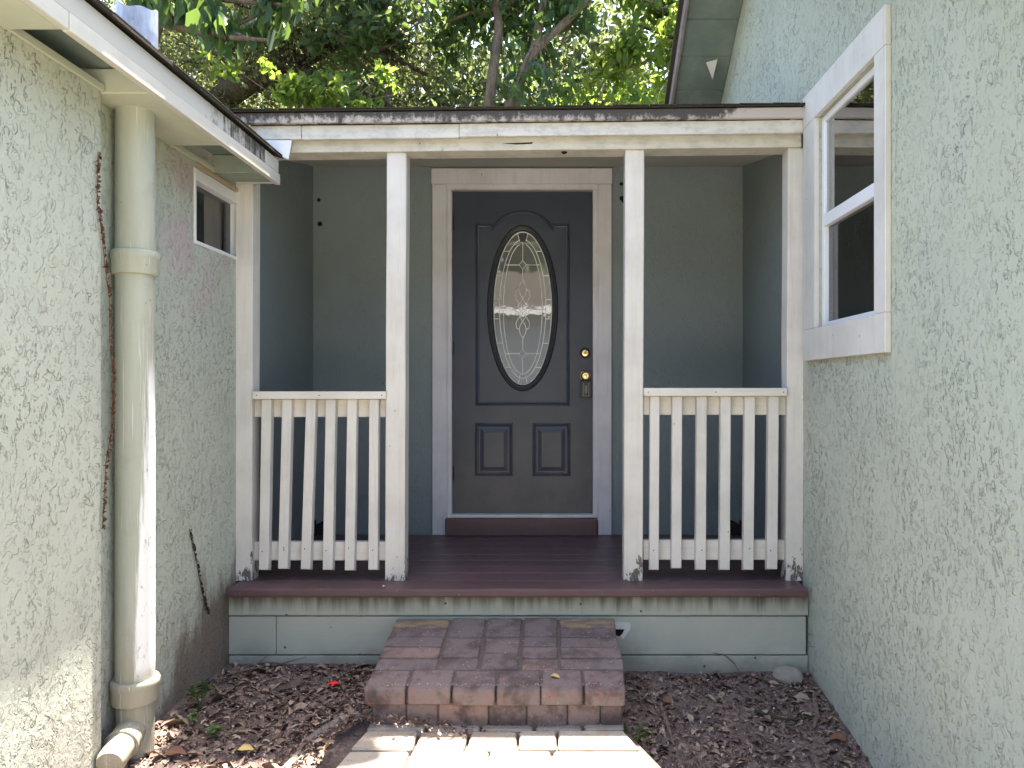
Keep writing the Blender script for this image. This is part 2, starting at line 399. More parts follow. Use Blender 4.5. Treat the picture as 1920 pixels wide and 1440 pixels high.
M['leaf_oak'] = simple_leaf('leaf_oak', (.055, .070, .034), (.10, .11, .055), .42, (.24, .27, .09))
M['leaf_mid'] = simple_leaf('leaf_mid', (.035, .070, .030), (.06, .105, .038), .40, (.17, .25, .06))
M['leaf_wood'] = simple_leaf('leaf_wood', (.055, .075, .036), (.10, .12, .058), .42, (.22, .27, .10))
M['weed'] = simple_leaf('weed', (.06, .10, .035), (.10, .15, .05), .3, (.2, .3, .06))
def bark(name, a, b):
    n = NB(name); f = n.noise(n.pos((1, 1, .25)), 22, 6, .7); g = n.noise(n.pos(), 3, 3)
    c = n.mix(n.step(f, .35, .65), a, b); c = n.mix(n.ms('MULTIPLY', n.step(g, .5, .65), .3), c, (.09, .10, .06))
    return n.done(c, .95, n.bump(f, .9, .03), .1)
M['bark_dark'] = bark('bark_dark', (.022, .016, .013), (.075, .055, .042))
M['bark_pale'] = bark('bark_pale', (.10, .075, .055), (.19, .15, .115))
M['twig'] = bark('twig', (.14, .10, .075), (.24, .18, .14))
M['dead_vine'] = bark('dead_vine', (.14, .060, .038), (.24, .12, .075))
M['dark_vine'] = bark('dark_vine', (.035, .034, .022), (.08, .075, .05))
M['red_petal'] = NB('red_petal').done((.75, .03, .03), .5, None, .3)
M['yellow_leaf'] = NB('yellow_leaf').done((.50, .36, .13), .6, None, .3)
M['white_petal'] = NB('white_petal').done((.55, .55, .50), .6, None, .3)
M['orange_leaf'] = NB('orange_leaf').done((.17, .075, .04), .6, None, .3)
M['putty'] = NB('putty').done((.40, .32, .22), .8, None, .2)

# ------------------------------------------------------------------ mesh helper
class MB:
    def __init__(s): s.v = []; s.f = []
    def add(s, vs, fs):
        o = len(s.v); s.v += [tuple(q) for q in vs]; s.f += [tuple(i + o for i in q) for q in fs]; return s
    def hexa(s, p):     # p: 4 bottom corners counter-clockwise, 4 top corners
        return s.add(p, [(3, 2, 1, 0), (4, 5, 6, 7), (0, 1, 5, 4), (1, 2, 6, 5), (2, 3, 7, 6), (3, 0, 4, 7)])
    def box(s, x0, x1, y0, y1, z0, z1):
        return s.hexa([(x0, y0, z0), (x1, y0, z0), (x1, y1, z0), (x0, y1, z0), (x0, y0, z1), (x1, y0, z1), (x1, y1, z1), (x0, y1, z1)])
    def prism(s, poly, off):
        n = len(poly); off = Vector(off)
        a = [Vector(q) for q in poly]; b = [q + off for q in a]
        return s.add(a + b, [tuple(range(n - 1, -1, -1)), tuple(range(n, 2 * n))] + [(i, (i + 1) % n, (i + 1) % n + n, i + n) for i in range(n)])
    def tube(s, path, rad, n=8, cap=True):
        path = [Vector(q) for q in path]
        if not hasattr(rad, '__len__'): rad = [rad] * len(path)
        o = len(s.v); prev = None
        for k, q in enumerate(path):
            t = (path[min(k + 1, len(path) - 1)] - path[max(k - 1, 0)]).normalized()
            if prev is None:
                u = t.orthogonal().normalized()
            else:
                u = (prev - t * prev.dot(t)).normalized()
            prev = u; w = t.cross(u)
            for i in range(n):
                a = 2 * math.pi * i / n
                s.v.append(tuple(q + (u * math.cos(a) + w * math.sin(a)) * rad[k]))
        for k in range(len(path) - 1):
            for i in range(n):
                j = (i + 1) % n
                s.f.append((o + k * n + i, o + k * n + j, o + (k + 1) * n + j, o + (k + 1) * n + i))
        if cap:
            s.f.append(tuple(o + i for i in range(n - 1, -1, -1))); e = o + (len(path) - 1) * n
            s.f.append(tuple(e + i for i in range(n)))
        return s
    def lathe(s, c, prof, n=32, axis=(0, 0, 1)):     # prof: (radius, distance along axis)
        c = Vector(c); ax = Vector(axis).normalized(); u = ax.orthogonal().normalized(); w = ax.cross(u); o = len(s.v)
        for r, d in prof:
            for i in range(n):
                a = 2 * math.pi * i / n
                s.v.append(tuple(c + ax * d + (u * math.cos(a) + w * math.sin(a)) * r))
        for k in range(len(prof) - 1):
            for i in range(n):
                j = (i + 1) % n
                s.f.append((o + k * n + i, o + k * n + j, o + (k + 1) * n + j, o + (k + 1) * n + i))
        s.f.append(tuple(o + i for i in range(n - 1, -1, -1))); e = o + (len(prof) - 1) * n
        s.f.append(tuple(e + i for i in range(n)))
        return s
    def mesh(s, name, m, bevel=0, smooth=False, seg=1):
        me = bpy.data.meshes.new(name); me.from_pydata(s.v, [], s.f)
        bm = bmesh.new(); bm.from_mesh(me)
        bmesh.ops.recalc_face_normals(bm, faces=bm.faces)
        if bevel: bmesh.ops.bevel(bm, geom=list(bm.edges), offset=bevel, segments=seg, affect='EDGES', profile=.6)
        bm.to_mesh(me); bm.free()
        me.materials.append(M[m])
        if smooth:
            me.polygons.foreach_set('use_smooth', [True] * len(me.polygons))
            me.set_sharp_from_angle(angle=R(40))
        return me
    def build(s, name, m, parent=None, bevel=0, smooth=False, seg=1):
        return link(name, s.mesh(name, m, bevel, smooth, seg), parent)
def link(name, me, parent=None):
    o = bpy.data.objects.new(name, me); COL.objects.link(o)
    if parent is not None: adopt(o, parent)
    return o
def wloc(o):
    p = o.parent
    return (wloc(p) + o.location - p_off(o)) if p else o.location.copy()
def p_off(o): return -o.matrix_parent_inverse.to_translation()
def adopt(o, parent):
    o.parent = parent; o.matrix_parent_inverse = Matrix.Translation(-wloc(parent))
def tag(o, label, cat, group=None, kind=None):
    if label: o['label'] = label
    if cat: o['category'] = cat
    if group: o['group'] = group
    if kind: o['kind'] = kind
    return o
def thing(name, label, cat, loc, group=None):
    o = bpy.data.objects.new(name, None); COL.objects.link(o); o.location = loc; o.empty_display_size = .1
    return tag(o, label, cat, group)
def box(name, m, parent, x0, x1, y0, y1, z0, z1, bevel=.003, label=None):
    o = MB().box(min(x0, x1), max(x0, x1), min(y0, y1), max(y0, y1), min(z0, z1), max(z0, z1)).build(name, m, parent, bevel)
    if label: o['label'] = label
    return o
def wall_x(name, m, parent, x0, x1, y0, y1, z0, z1, holes):
    """wall slab across x0..x1 along y with rectangular openings (ya, yb, za, zb), built as butted blocks"""
    mb = MB(); y = y0
    for (a, b, c, d) in sorted(holes):
        mb.box(x0, x1, y, a, z0, z1); mb.box(x0, x1, a, b, z0, c); mb.box(x0, x1, a, b, d, z1); y = b
    mb.box(x0, x1, y, y1, z0, z1)
    return mb.build(name, m, parent)

# ------------------------------------------------------------------ setting: ground, path, road
def gz(x, y):
    right = -.055 - .14 * max(0.0, min(3.45 - y, 1.3))
    left = -.012 + .03 * max(0, min(1, 3.5 - y))
    t = max(0.0, min(1.0, (x + .70) / 1.0)); t = t * t * (3 - 2 * t)
    z = left * (1 - t) + right * t
    if y < 2.4: z += (-.09 - z) * min(1, (2.4 - y) / .7)
    return z
def pathz(y): return -.030 - .055 * max(0, 2.97 - y) if y > 1.8 else -.030 - .055 * 1.17
mb = MB()
gx = [-150, -90, -40, -15, -6, -3, -1.9] + [(-1.6 + .09 * i) for i in range(33)] + [1.7, 3, 6, 15, 40, 90, 150]
gy = [-150, -90, -50, -25, -12, -6, -2, 0, 1.0, 1.5] + [1.8 + .09 * i for i in range(22)] + [4.2, 5, 8, 12, 20, 40, 90, 150]
for y in gy:
    for x in gx:
        inn = -1.7 < x < 1.4 and 1.7 < y < 3.8
        z = gz(x, y) if inn else gz(max(-1.6, min(1.3, x)), max(1.0, min(3.6, y)))
        if -.9 < x < .42 and y < 3.0: z = min(z, pathz(y) - .03)
        if inn: z += random.uniform(-.008, .008)
        mb.v.append((x, y, z))
nx = len(gx)
for j in range(len(gy) - 1):
    for i in range(nx - 1):
        mb.f.append((j * nx + i, j * nx + i + 1, (j + 1) * nx + i + 1, (j + 1) * nx + i))
g = mb.build('ground', 'soil', None, smooth=True); g['kind'] = 'structure'
dr = MB().box(-2.6, 2.4, -9.0, -.4, -.14, -.07).build('driveway', 'concrete', None, .01); dr['kind'] = 'structure'
rd = MB().box(-60, 60, -15, -9.01, -.16, -.085).build('road', 'asphalt', None, .01); rd['kind'] = 'structure'

# brick path in front of the step: every brick a piece of its own
path = MB().prism([(-.81, .6, -.2), (.40, .6, -.2), (.40, 2.62, -.2), (.26, 3.02, -.2), (-.76, 3.02, -.2), (-.81, 2.7, -.2)], (0, 0, .135)).build('brick_path', 'mortar')
path['kind'] = 'structure'
rows = [(3.02, 2.905), (2.895, 2.765), (2.755, 2.63), (2.62, 2.49), (2.48, 2.35), (2.34, 2.21), (2.20, 2.07), (2.06, 1.93), (1.92, 1.79), (1.78, 1.65)]
def edge_l(y): return -.73 if y > 2.9 else -.73 - .07 * min(1, (2.9 - y) / .35)
def edge_r(y): return .27 if y > 2.88 else .27 + .11 * min(1, (2.88 - y) / .3)
joints = {0: [-.50, -.29, -.08, .11], 1: [-.525, -.33, -.14, .01], 2: [-.53, -.24, -.01], 3: [-.6, -.36, -.15, .08]}
for k, (ya, yb) in enumerate(rows):
    js = joints.get(k) or [(-.8 + (.12 if k % 2 else .22) + .21 * i) for i in range(5)]
    xs = [None] + js + [None]
    for i in range(len(xs) - 1):
        c = []
        gap = .006
        for (yy, side) in ((yb, 0), (yb, 1), (ya, 1), (ya, 0)):
            x = xs[i + side]
            if x is None: x = edge_l(yy) if i + side == 0 else edge_r(yy)
            else: x += gap if side == 0 else -gap
            c.append((x + random.uniform(-.003, .003), yy + random.uniform(-.003, .003)))
        dz = random.uniform(-.004, .004)
        MB().hexa([(x, y, -.15) for x, y in c] + [(x, y, pathz(y) + dz) for x, y in c]).build('brick', 'path_brick', path, .007)
# rounded edging stones on both sides of the path
for pts in ([(-.775, 2.99), (-.83, 2.90), (-.885, 2.80), (-.90, 2.70)], [(.315, 2.96), (.375, 2.84), (.425, 2.72), (.455, 2.6)], [(-.90, 2.69), (-.90, 2.5), (-.90, 2.3)], [(.46, 2.59), (.47, 2.45), (.47, 2.3)]):
    MB().tube([(x, y, gz(x, y) - .012 + .010 * (i % 2)) for i, (x, y) in enumerate(pts)], [.013] + [.018] * (len(pts) - 2) + [.014], 10).build('edging_stone', 'edging_stone', path, smooth=True)

# ------------------------------------------------------------------ left wing
XW, XN = -1.545, -1.488
lw = thing('house_wing', 'pale green stucco wing on the left with low eave and drainpipe', 'house', (-3.2, 3.2, 0))
wy0, wy1, wz0, wz1 = 3.195, 3.66, PZ(456, 3.195), PZ(313, 3.195)
wall_x('wall', 'stucco_left', lw, XW - .16, XW, 2.46, 4.78, -.4, CAMZ + 1.10, [(wy0, wy1, wz0, wz1)])
# thicker near wall with a rounded corner
nw = MB(); nw.box(XN - .2, XN - .002, 1.4, 2.42, -.4, CAMZ + 1.0)
poly = [(XN - .2, 2.42, -.4), (XN - .002, 2.42, -.4)] + [(XN - .03 + .03 * math.cos(R(a)) - .002, 2.445 + .03 * math.sin(R(a)), -.4) for a in range(0, 91, 15)] + [(XN - .2, 2.475, -.4)]
nw.prism(poly, (0, 0, CAMZ + 1.4)); nw.build('near_wall', 'stucco_near', lw, smooth=True)
box('end_wall', 'stucco_near', lw, -5.2, XN - .205, 1.4, 1.55, -.4, CAMZ + 1.0)
box('rear_wall', 'stucco_left', lw, -5.2, XW - .165, 7.8, 7.95, -.4, CAMZ + 1.0)
box('outer_wall', 'stucco_left', lw, -5.36, -5.205, 1.4, 7.95, -.4, CAMZ + 1.0)
box('inner_wall', 'stucco_left', lw, XW - .16, XW - .01, 4.785, 7.795, -.4, CAMZ + 1.0)
# eave: fascia, upper trim, roof edge, soffit panels
XF = -1.31; EY0, EY1 = 1.25, 3.56
zb, zg, zt = CAMZ + .962, CAMZ + 1.012, CAMZ + 1.084
box('fascia_board', 'eave_paint', lw, XF - .022, XF, EY0, 2.015, zb, zg, .0025)
box('fascia_board', 'eave_paint', lw, XF - .022, XF + .0015, 2.018, EY1, zb - .001, zg, .0025)
box('fascia_trim', 'mildew_eave', lw, XF - .030, XF - .007, EY0, 3.395, zg + .003, zt, .0025)
box('fascia_patch', 'eave_paint', lw, XF - .028, XF - .004, 3.400, EY1 - .004, zg + .003, zt - .004, .0025, 'clean pale block let into the mildewed trim end')
box('end_trim', 'eave_paint', lw, XW + .03, XF - .024, 3.53, EY1 - .002, zb + .004, zt - .01, .0025)
pitch = .34
roof = MB()
x_out, x_rid = XF + .013, -3.4
for (xa, xb, s) in ((x_out, x_rid, 1), (-5.6, x_rid, 1)):
    za = zt + .004; zc = za + pitch * abs(xb - xa)
    p = [(xa, EY0, za), (xb, EY0, zc), (xb, 8.2 if False else EY1 + .01, zc), (xa, EY1 + .01, za)]
    roof.hexa([(q[0], q[1], q[2]) for q in p] + [(q[0], q[1], q[2] + .010) for q in p])
rf = roof.build('roof', 'shingle', lw)
r2 = MB()
for (xa, xb) in ((XW - .05, x_rid), (-5.6, x_rid)):
    za = zt + .004 + pitch * (abs(x_out - XW) + .05 if xa > -3 else 0); zc = zt + .004 + pitch * abs(x_rid - x_out)
    p = [(xa, EY1 + .012, za), (xb, EY1 + .012, zc), (xb, 8.2, zc), (xa, 8.2, za)]
    r2.hexa([q for q in p] + [(q[0], q[1], q[2] + .022) for q in p])
r2.build('rear_roof', 'shingle', lw)
# ragged shingle lip along the eave
lip = MB(); y = EY0
while y < EY1 - .02:
    L = random.uniform(.12, .22); y2 = min(y + L, EY1 + .01); dx = random.uniform(.0, .004); dz = random.uniform(-.002, .003)
    lip.box(x_out - .05, x_out + dx, y + .002, y2, zt + .0145 + dz, zt + .0185 + dz); y = y2
lip.build('shingle_edge', 'shingle', rf)
# soffit: flush panels and deep recesses between them
for (a, b) in ((EY0, 2.02), (2.455, 2.99), (3.37, 3.525)):
    x1 = XN if a < 2.4 else XW
    box('soffit_panel', 'soffit_light' if a < 3.2 else 'soffit_green', lw, x1 + .001, XF - .024, a, b, zb + .003, zb + .085, .003)
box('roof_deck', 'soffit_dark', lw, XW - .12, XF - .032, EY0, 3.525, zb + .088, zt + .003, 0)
for (a, b) in ((2.024, 2.45), (2.994, 3.366)):
    x1 = XN if a < 2.4 else XW
    box('soffit_trim', 'soffit_light', lw, x1 + .001, x1 + .013, a, b, zb + .004, zb + .028, .002)
box('gable_fill', 'stucco_left', lw, XW - .15, XW - .012, .6, 4.78, CAMZ + 1.101, CAMZ + 1.16, 0)
# vent pipe on the roof
vx = PX(257, 4.0); vr = .100
vz = PZ(20, 4.0)
vp = MB(); n = 36; prof = []
base_z = zt + .02 + pitch * (x_out - vx) - .1
vp.lathe((vx, 4.0, 0), [(vr, base_z), (vr, vz - .13), (vr * 1.004, vz - .125), (vr, vz - .12), (vr, vz), (vr * .93, vz), (vr * .92, vz - .1)], 36)
for i, q in enumerate(vp.v):   # uneven dented rim
    if q[2] > vz - .02:
        a = math.atan2(q[1] - 4.0, q[0] - vx); vp.v[i] = (q[0], q[1], q[2] + .018 * math.sin(a * 2 + 1.0) + .008 * math.sin(a * 5) - .012 * math.cos(a))
ve = vp.build('vent_pipe', 'galvanised', rf, smooth=True); ve['label'] = 'stubby galvanised metal vent pipe standing on the left roof'
# small window in the left wing
w = bpy.data.objects.new('window', None); COL.objects.link(w); w.location = (XW, (wy0 + wy1) / 2, wz0); adopt(w, lw)
w['label'] = 'small frameless looking window tucked under the left eave'
t = .016
box('frame', 'vinyl', w, XW - .05, XW + .006, wy0, wy0 + t, wz0, wz1, .002)
box('frame', 'vinyl', w, XW - .05, XW + .006, wy1 - t, wy1, wz0, wz1, .002)
box('frame', 'vinyl', w, XW - .05, XW + .006, wy0 + t, wy1 - t, wz0, wz0 + t, .002)
box('frame', 'vinyl', w, XW - .05, XW + .004, wy0 + t, wy1 - t, wz1 - .05, wz1, .002)
box('pane', 'screen_glass', w, XW - .042, XW - .038, wy0 + t, wy1 - t, wz0 + t, wz1 - .05, 0)
box('blind', 'curtain', w, XW - .12, XW - .10, 3.36, 3.51, wz0 - .05, wz1 + .05, 0)
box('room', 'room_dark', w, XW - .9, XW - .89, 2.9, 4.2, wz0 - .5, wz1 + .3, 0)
box('head_trim', 'putty', w, XW + .001, XW + .012, wy0 + .02, wy1 - .04, wz1 + .003, wz1 + .022, .002)

# ------------------------------------------------------------------ right wing
XR = 1.205
rw = thing('house_wing', 'sage green stucco wing on the right with tall sash window and gable rake', 'house', (3.2, 3.2, 0))
cy0, cy1 = 2.672, 3.555; cz0, cz1 = CAMZ + .123, CAMZ + 1.371
oy0, oy1, oz0, oz1 = 2.768, 3.40, CAMZ + .268, CAMZ + 1.225
RY0, RY1 = 1.5, 6.9
slope = .655; zr0 = CAMZ + 2.07; yr0 = 5.42
def rake_z(y): return zr0 + slope * (yr0 - y) if y > 4.2 else zr0 + slope * (yr0 - 4.2) - slope * (4.2 - y)
mb = MB()
def gab(y0, y1, z0):
    n = 1
    mb.hexa([(XR, y0, z0), (XR + .16, y0, z0), (XR + .16, y1, z0), (XR, y1, z0), (XR, y0, rake_z(y0)), (XR + .16, y0, rake_z(y0)), (XR + .16, y1, rake_z(y1)), (XR, y1, rake_z(y1))])
gab(RY0, oy0, -.5); gab(oy1, 4.2, -.5); gab(4.2, RY1, -.5)
gab(oy0, oy1, oz1); mb.box(XR, XR + .16, oy0, oy1, -.5, oz0)
mb.build('wall', 'stucco_right', rw)
box('front_wall', 'stucco_right', rw, XR + .165, 5.0, RY0, RY0 + .15, -.5, rake_z(RY0))
box('rear_wall', 'stucco_right', rw, XR + .165, 5.0, RY1 - .15, RY1, -.5, rake_z(RY1))
XRK = .835
# soffit boards across the rake overhang, far slope
y = 4.22; i = 0
while y < 7.3:
    y2 = y + random.uniform(.205, .235)
    p = []
    for (xx, yy) in ((XRK + .022, y + .003), (XR - .001, y + .003), (XR - .001, y2 - .003), (XRK + .022, y2 - .003)): p.append((xx, yy, rake_z(yy) - .03 + random.uniform(-.002, .002)))
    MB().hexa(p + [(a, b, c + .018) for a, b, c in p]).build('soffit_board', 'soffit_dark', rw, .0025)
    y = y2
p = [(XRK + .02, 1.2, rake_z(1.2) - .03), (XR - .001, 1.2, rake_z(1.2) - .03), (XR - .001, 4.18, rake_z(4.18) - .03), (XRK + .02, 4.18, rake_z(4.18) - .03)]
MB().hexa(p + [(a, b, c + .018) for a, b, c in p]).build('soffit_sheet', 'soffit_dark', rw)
for (ya, yb) in ((1.2, 4.2), (4.2, 7.4)):
    q = [(XRK - .002, ya, rake_z(ya) - .075), (XRK + .02, ya, rake_z(ya) - .075), (XRK + .02, yb, rake_z(yb) - .075), (XRK - .002, yb, rake_z(yb) - .075)]
    MB().hexa(q + [(a, b, c + .10) for a, b, c in q]).build('rake_board', 'rake_paint', rw, .003)
    q = [(XRK - .03, ya, rake_z(ya) + .028), (3.3, ya, rake_z(ya) + .028), (3.3, yb, rake_z(yb) + .028), (XRK - .03, yb, rake_z(yb) + .028)]
    MB().hexa(q + [(a, b, c + .03) for a, b, c in q]).build('roof', 'shingle', rw)
    q = [(3.301, ya, rake_z(ya) + .028), (5.6, ya, rake_z(ya) + .028), (5.6, yb, rake_z(yb) + .028), (3.301, yb, rake_z(yb) + .028)]
    MB().hexa(q + [(a, b, c + .03) for a, b, c in q]).build('roof', 'shingle', rw)
# a flap of peeling paint on the soffit
pk = P(1350, 62, 5.2); z0 = rake_z(5.2) - .034
MB().prism([(1.04, 5.13, rake_z(5.13) - .034), (1.115, 5.11, rake_z(5.11) - .034), (1.10, 5.20, rake_z(5.2) - .075)], (.0, .0, .002)).build('peeling_paint', 'bare_paint', rw)
# sash window with wide white casing
w = bpy.data.objects.new('window', None); COL.objects.link(w); w.location = (XR, (cy0 + cy1) / 2, cz0); adopt(w, rw)
w['label'] = 'tall white single hung sash window with wide casing'
xo = XR - .022
box('casing', 'window_paint', w, xo, XR - .0005, cy0, oy0 - .0, oz0 - .0, oz1, .002)
box('casing', 'window_paint', w, xo, XR - .0005, oy1, cy1, oz0, oz1, .002)
box('casing', 'window_paint', w, xo - .001, XR - .0005, cy0, cy1, oz1 + .001, cz1, .002)
box('casing', 'window_paint', w, xo - .001, XR - .0005, cy0, cy1, cz0, oz0 - .001, .002)
xs0, xs1 = XR + .012, XR + .05
for a in (dict(y0=oy0, y1=oy0 + .016, z0=oz0, z1=oz1), dict(y0=oy1 - .03, y1=oy1, z0=oz0, z1=oz1), dict(y0=oy0 + .016, y1=oy1 - .03, z0=oz0, z1=oz0 + .022), dict(y0=oy0 + .016, y1=oy1 - .03, z0=oz1 - .03, z1=oz1)):
    box('sash_frame', 'vinyl', w, xs0, xs1, bevel=.002, **a)
zm = CAMZ + .722
box('meeting_rail', 'vinyl', w, xs0 - .004, xs1, oy0 + .016, oy1 - .03, zm, zm + .055, .003)
box('pane', 'window_glass', w, xs0 + .012, xs0 + .016, oy0 + .016, oy1 - .03, zm + .055, oz1 - .03, 0)
box('pane', 'screen_glass', w, xs0 + .020, xs0 + .024, oy0 + .016, oy1 - .03, oz0 + .022, zm, 0, 'dark lower pane of the right window')
box('sash_bottom_rail', 'dark_metal', w, xs0 + .026, xs1, oy0 + .016, oy1 - .03, oz0 + .022, oz0 + .05, .002)
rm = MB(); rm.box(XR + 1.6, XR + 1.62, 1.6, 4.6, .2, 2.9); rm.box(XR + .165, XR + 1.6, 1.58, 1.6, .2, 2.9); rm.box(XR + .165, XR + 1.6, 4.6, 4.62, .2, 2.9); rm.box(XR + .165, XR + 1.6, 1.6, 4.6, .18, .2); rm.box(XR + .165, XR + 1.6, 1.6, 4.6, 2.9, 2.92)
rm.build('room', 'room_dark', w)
cu = MB(); n = 14
for k in range(n):
    a = 3.30 + .26 * k / n; b = 3.30 + .26 * (k + 1) / n; xa = XR + .22 + .02 * math.sin(k * 1.7); xb = XR + .22 + .02 * math.sin((k + 1) * 1.7)
    cu.hexa([(xa, a, 1.2), (xa + .004, a, 1.2), (xb + .004, b, 1.2), (xb, b, 1.2), (xa, a, 2.7), (xa + .004, a, 2.7), (xb + .004, b, 2.7), (xb, b, 2.7)])
cu.build('curtain', 'curtain', w)
# faint raised seam down the wall right of the window
box('corner_bead', 'stucco_right', rw, XR - .0016, XR - .0003, 2.635, 2.655, .05, rake_z(2.64) - .1, .0015)

# ------------------------------------------------------------------ wall behind the porch, with the door opening
YB = 4.76; ZD = CAMZ - .942           # back wall plane, deck level
dx0, dx1 = PX(847, YB), PX(1112, YB); dzt = PZ(357, YB); dz0 = PZ(966, YB)
bw = thing('house', 'shaded smooth green middle part of the house behind the porch', 'house', (-.2, 6.2, 0))
mb = MB(); mb.box(XW - .005, dx0 - .03, YB, YB + .16, -.3, 3.0); mb.box(dx1 + .03, XR + .004, YB, YB + .16, -.3, 3.0)
mb.box(dx0 - .03, dx1 + .03, YB, YB + .16, dzt + .03, 3.0); mb.box(dx0 - .03, dx1 + .03, YB, YB + .16, -.3, ZD - .02)
mb.build('wall', 'stucco_porch_shaded', bw)
for (a, b) in ((XW - .002, XW + .006), (XR - .006, XR + .002)):
    MB().hexa([(a, 3.66, ZD), (b, 3.66, ZD), (b, YB - .001, ZD), (a, YB - .001, ZD), (a, 3.66, 2.535), (b, 3.66, 2.535), (b, YB - .001, 2.745), (a, YB - .001, 2.745)]).build('side_wall_shade_skin', 'stucco_porch_shaded', bw)
box('interior_wall', 'room_dark', bw, -1.3, 1.0, YB + 1.4, YB + 1.45, 0, 2.7, 0)
box('roof', 'shingle', bw, XW + .005, XR - .005, 4.95, 8.6, 2.86, 2.92, .01)
box('rear_wall', 'stucco_left', bw, XW, XR, 8.2, 8.35, -.3, 2.85, 0)
# door casing
co0, co1 = PX(810, YB - .03), PX(1147, YB - .03); ci0, ci1 = PX(838, YB - .03), PX(1121, YB - .03)
ch0, ch1 = PZ(345, YB - .03), PZ(315, YB - .03)
box('door_casing', 'casing_paint', bw, co0, ci0, YB - .025, YB - .001, ZD + .001, ch0, .003)
box('door_casing', 'casing_paint', bw, ci1, co1, YB - .025, YB - .001, ZD + .001, ch0, .003)
box('door_casing', 'casing_paint', bw, co0 - .006, co1 + .004, YB - .028, YB - .001, ch0 + .002, ch1, .003)
for (a, b) in ((ci0, dx0 + .002), (dx1 - .002, ci1)):
    box('door_jamb', 'casing_paint', bw, a - .003 if a == ci0 else a, b if a == ci0 else b + .003, YB - .012, YB + .12, dz0 - .03, dzt + .002, .002)
box('door_jamb', 'casing_paint', bw, ci0 - .003, ci1 + .003, YB - .012, YB + .12, dzt + .003, ch0 + .004, .002)
box('threshold', 'bare_paint', bw, PX(840, YB), PX(1118, YB), YB - .035, YB + .10, PZ(971, YB - .03), PZ(964, YB), .004, 'worn pale metal threshold strip')
box('door_step', 'deck_paint', bw, PX(835, YB - .05), PX(1119, YB - .05), YB - .055, YB - .002, ZD + .001, PZ(972, YB - .05), .004)
for k, (px, py) in enumerate(((598, 375), (600, 420), (572, 425), (1165, 345), (1166, 372), (1170, 375))):
    q = P(px, py, YB - .004); MB().lathe(q, [(.004, 0), (.012 + .004 * (k % 3), .002), (.006, .008)], 9, (0, -1, 0)).build('wall_scar', 'black', bw)

# ------------------------------------------------------------------ front door
fd = thing('front_door', 'charcoal front door with leaded oval glass, brass locks and two lower panels', 'door', ((dx0 + dx1) / 2, YB + .04, dz0))
YD = YB + .03
def dpx(px): return PX(px, YD)
def dpz(py): return PZ(py, YD)
sx0, sx1 = dx0 + .003, dx1 - .003
ocx, ocz = dpx(980), dpz(578); orx, orz = 56 / F * YD, 145 / F * YD
# slab with an oval hole: ring of quads from oval to rectangle, front and back, plus rim
slab = MB(); n = 96; zlo, zhi = dz0 + .001, dzt - .001
outer = []; inner = []
for k in range(n):
    a = 2 * math.pi * k / n; c, s_ = math.cos(a), math.sin(a)
    inner.append((ocx + orx * 1.06 * c, ocz + orz * 1.03 * s_))
corners = [(sx1, zhi), (sx0, zhi), (sx0, zlo), (sx1, zlo)]
def hit(a):
    c, s_ = math.cos(a), math.sin(a); t = 1e9
    if c > 1e-9: t = min(t, (sx1 - ocx) / c)
    if c < -1e-9: t = min(t, (sx0 - ocx) / c)
    if s_ > 1e-9: t = min(t, (zhi - ocz) / s_)
    if s_ < -1e-9: t = min(t, (zlo - ocz) / s_)
    return (ocx + t * c, ocz + t * s_)
angs = [math.atan2(q[1] - ocz, q[0] - ocx) for q in inner]
outer = [hit(a) for a in angs]
for cx_, cz_ in corners:   # snap the nearest ray to each corner
    k = min(range(n), key=lambda i: (outer[i][0] - cx_) ** 2 + (outer[i][1] - cz_) ** 2); outer[k] = (cx_, cz_)
vs = [(x, YD, z) for x, z in inner] + [(x, YD, z) for x, z in outer] + [(x, YD + .04, z) for x, z in inner] + [(x, YD + .04, z) for x, z in outer]
fs = []
for k in range(n):
    j = (k + 1) % n
    fs += [(k, j, n + j, n + k), (2 * n + k, 3 * n + k, 3 * n + j, 2 * n + j), (k, 2 * n + k, 2 * n + j, j), (n + k, n + j, 3 * n + j, 3 * n + k)]
slab.add(vs, fs).build('slab', 'door_paint', fd)
# oval glass pane and its leading
pane = MB(); pv = [(ocx + orx * 1.05 * math.cos(2 * math.pi * k / 64), YD + .012, ocz + orz * 1.02 * math.sin(2 * math.pi * k / 64)) for k in range(64)]
pane.prism(pv, (0, .006, 0)); pn = pane.build('pane', 'oval_glass', fd)
def oval_ring(mb, rx, rz, prof, n=72, half=None, cx=None, cz=None):
    cx = ocx if cx is None else cx; cz = ocz if cz is None else cz
    m = len(prof); o = len(mb.v)
    for k in range(n):
        a = 2 * math.pi * k / n
        for (d, y) in prof: mb.v.append((cx + (rx + d) * math.cos(a), y, cz + (rz + d) * math.sin(a)))
    for k in range(n):
        j = (k + 1) % n
        for i in range(m):
            l = (i + 1) % m
            mb.f.append((o + k * m + i, o + k * m + l, o + j * m + l, o + j * m + i))
mo = MB(); oval_ring(mo, orx, orz, [(-.002, YD + .008), (-.002, YD - .010), (.006, YD - .018), (.014, YD - .020), (.022, YD - .013), (.026, YD - .014), (.030, YD - .010), (.037, YD - .002), (.037, YD + .002), (.0, YD + .009)])
om = mo.build('oval_moulding', 'moulding_paint', fd, smooth=True)
cm = MB(); yc = YD + .010; cr = .0025
def cpt(zx, zy): return (dpx(880 + zx / 4), yc, dpz(400 + zy / 4))
def oval_line(rx, rz, czoom, a0=0, a1=360, n=64):
    return [cpt(400 + rx * math.cos(R(a0 + (a1 - a0) * k / n)), czoom - rz * math.sin(R(a0 + (a1 - a0) * k / n))) for k in range(n + 1)]
cm.tube(oval_line(217, 574, 712), .0028, 6, False)
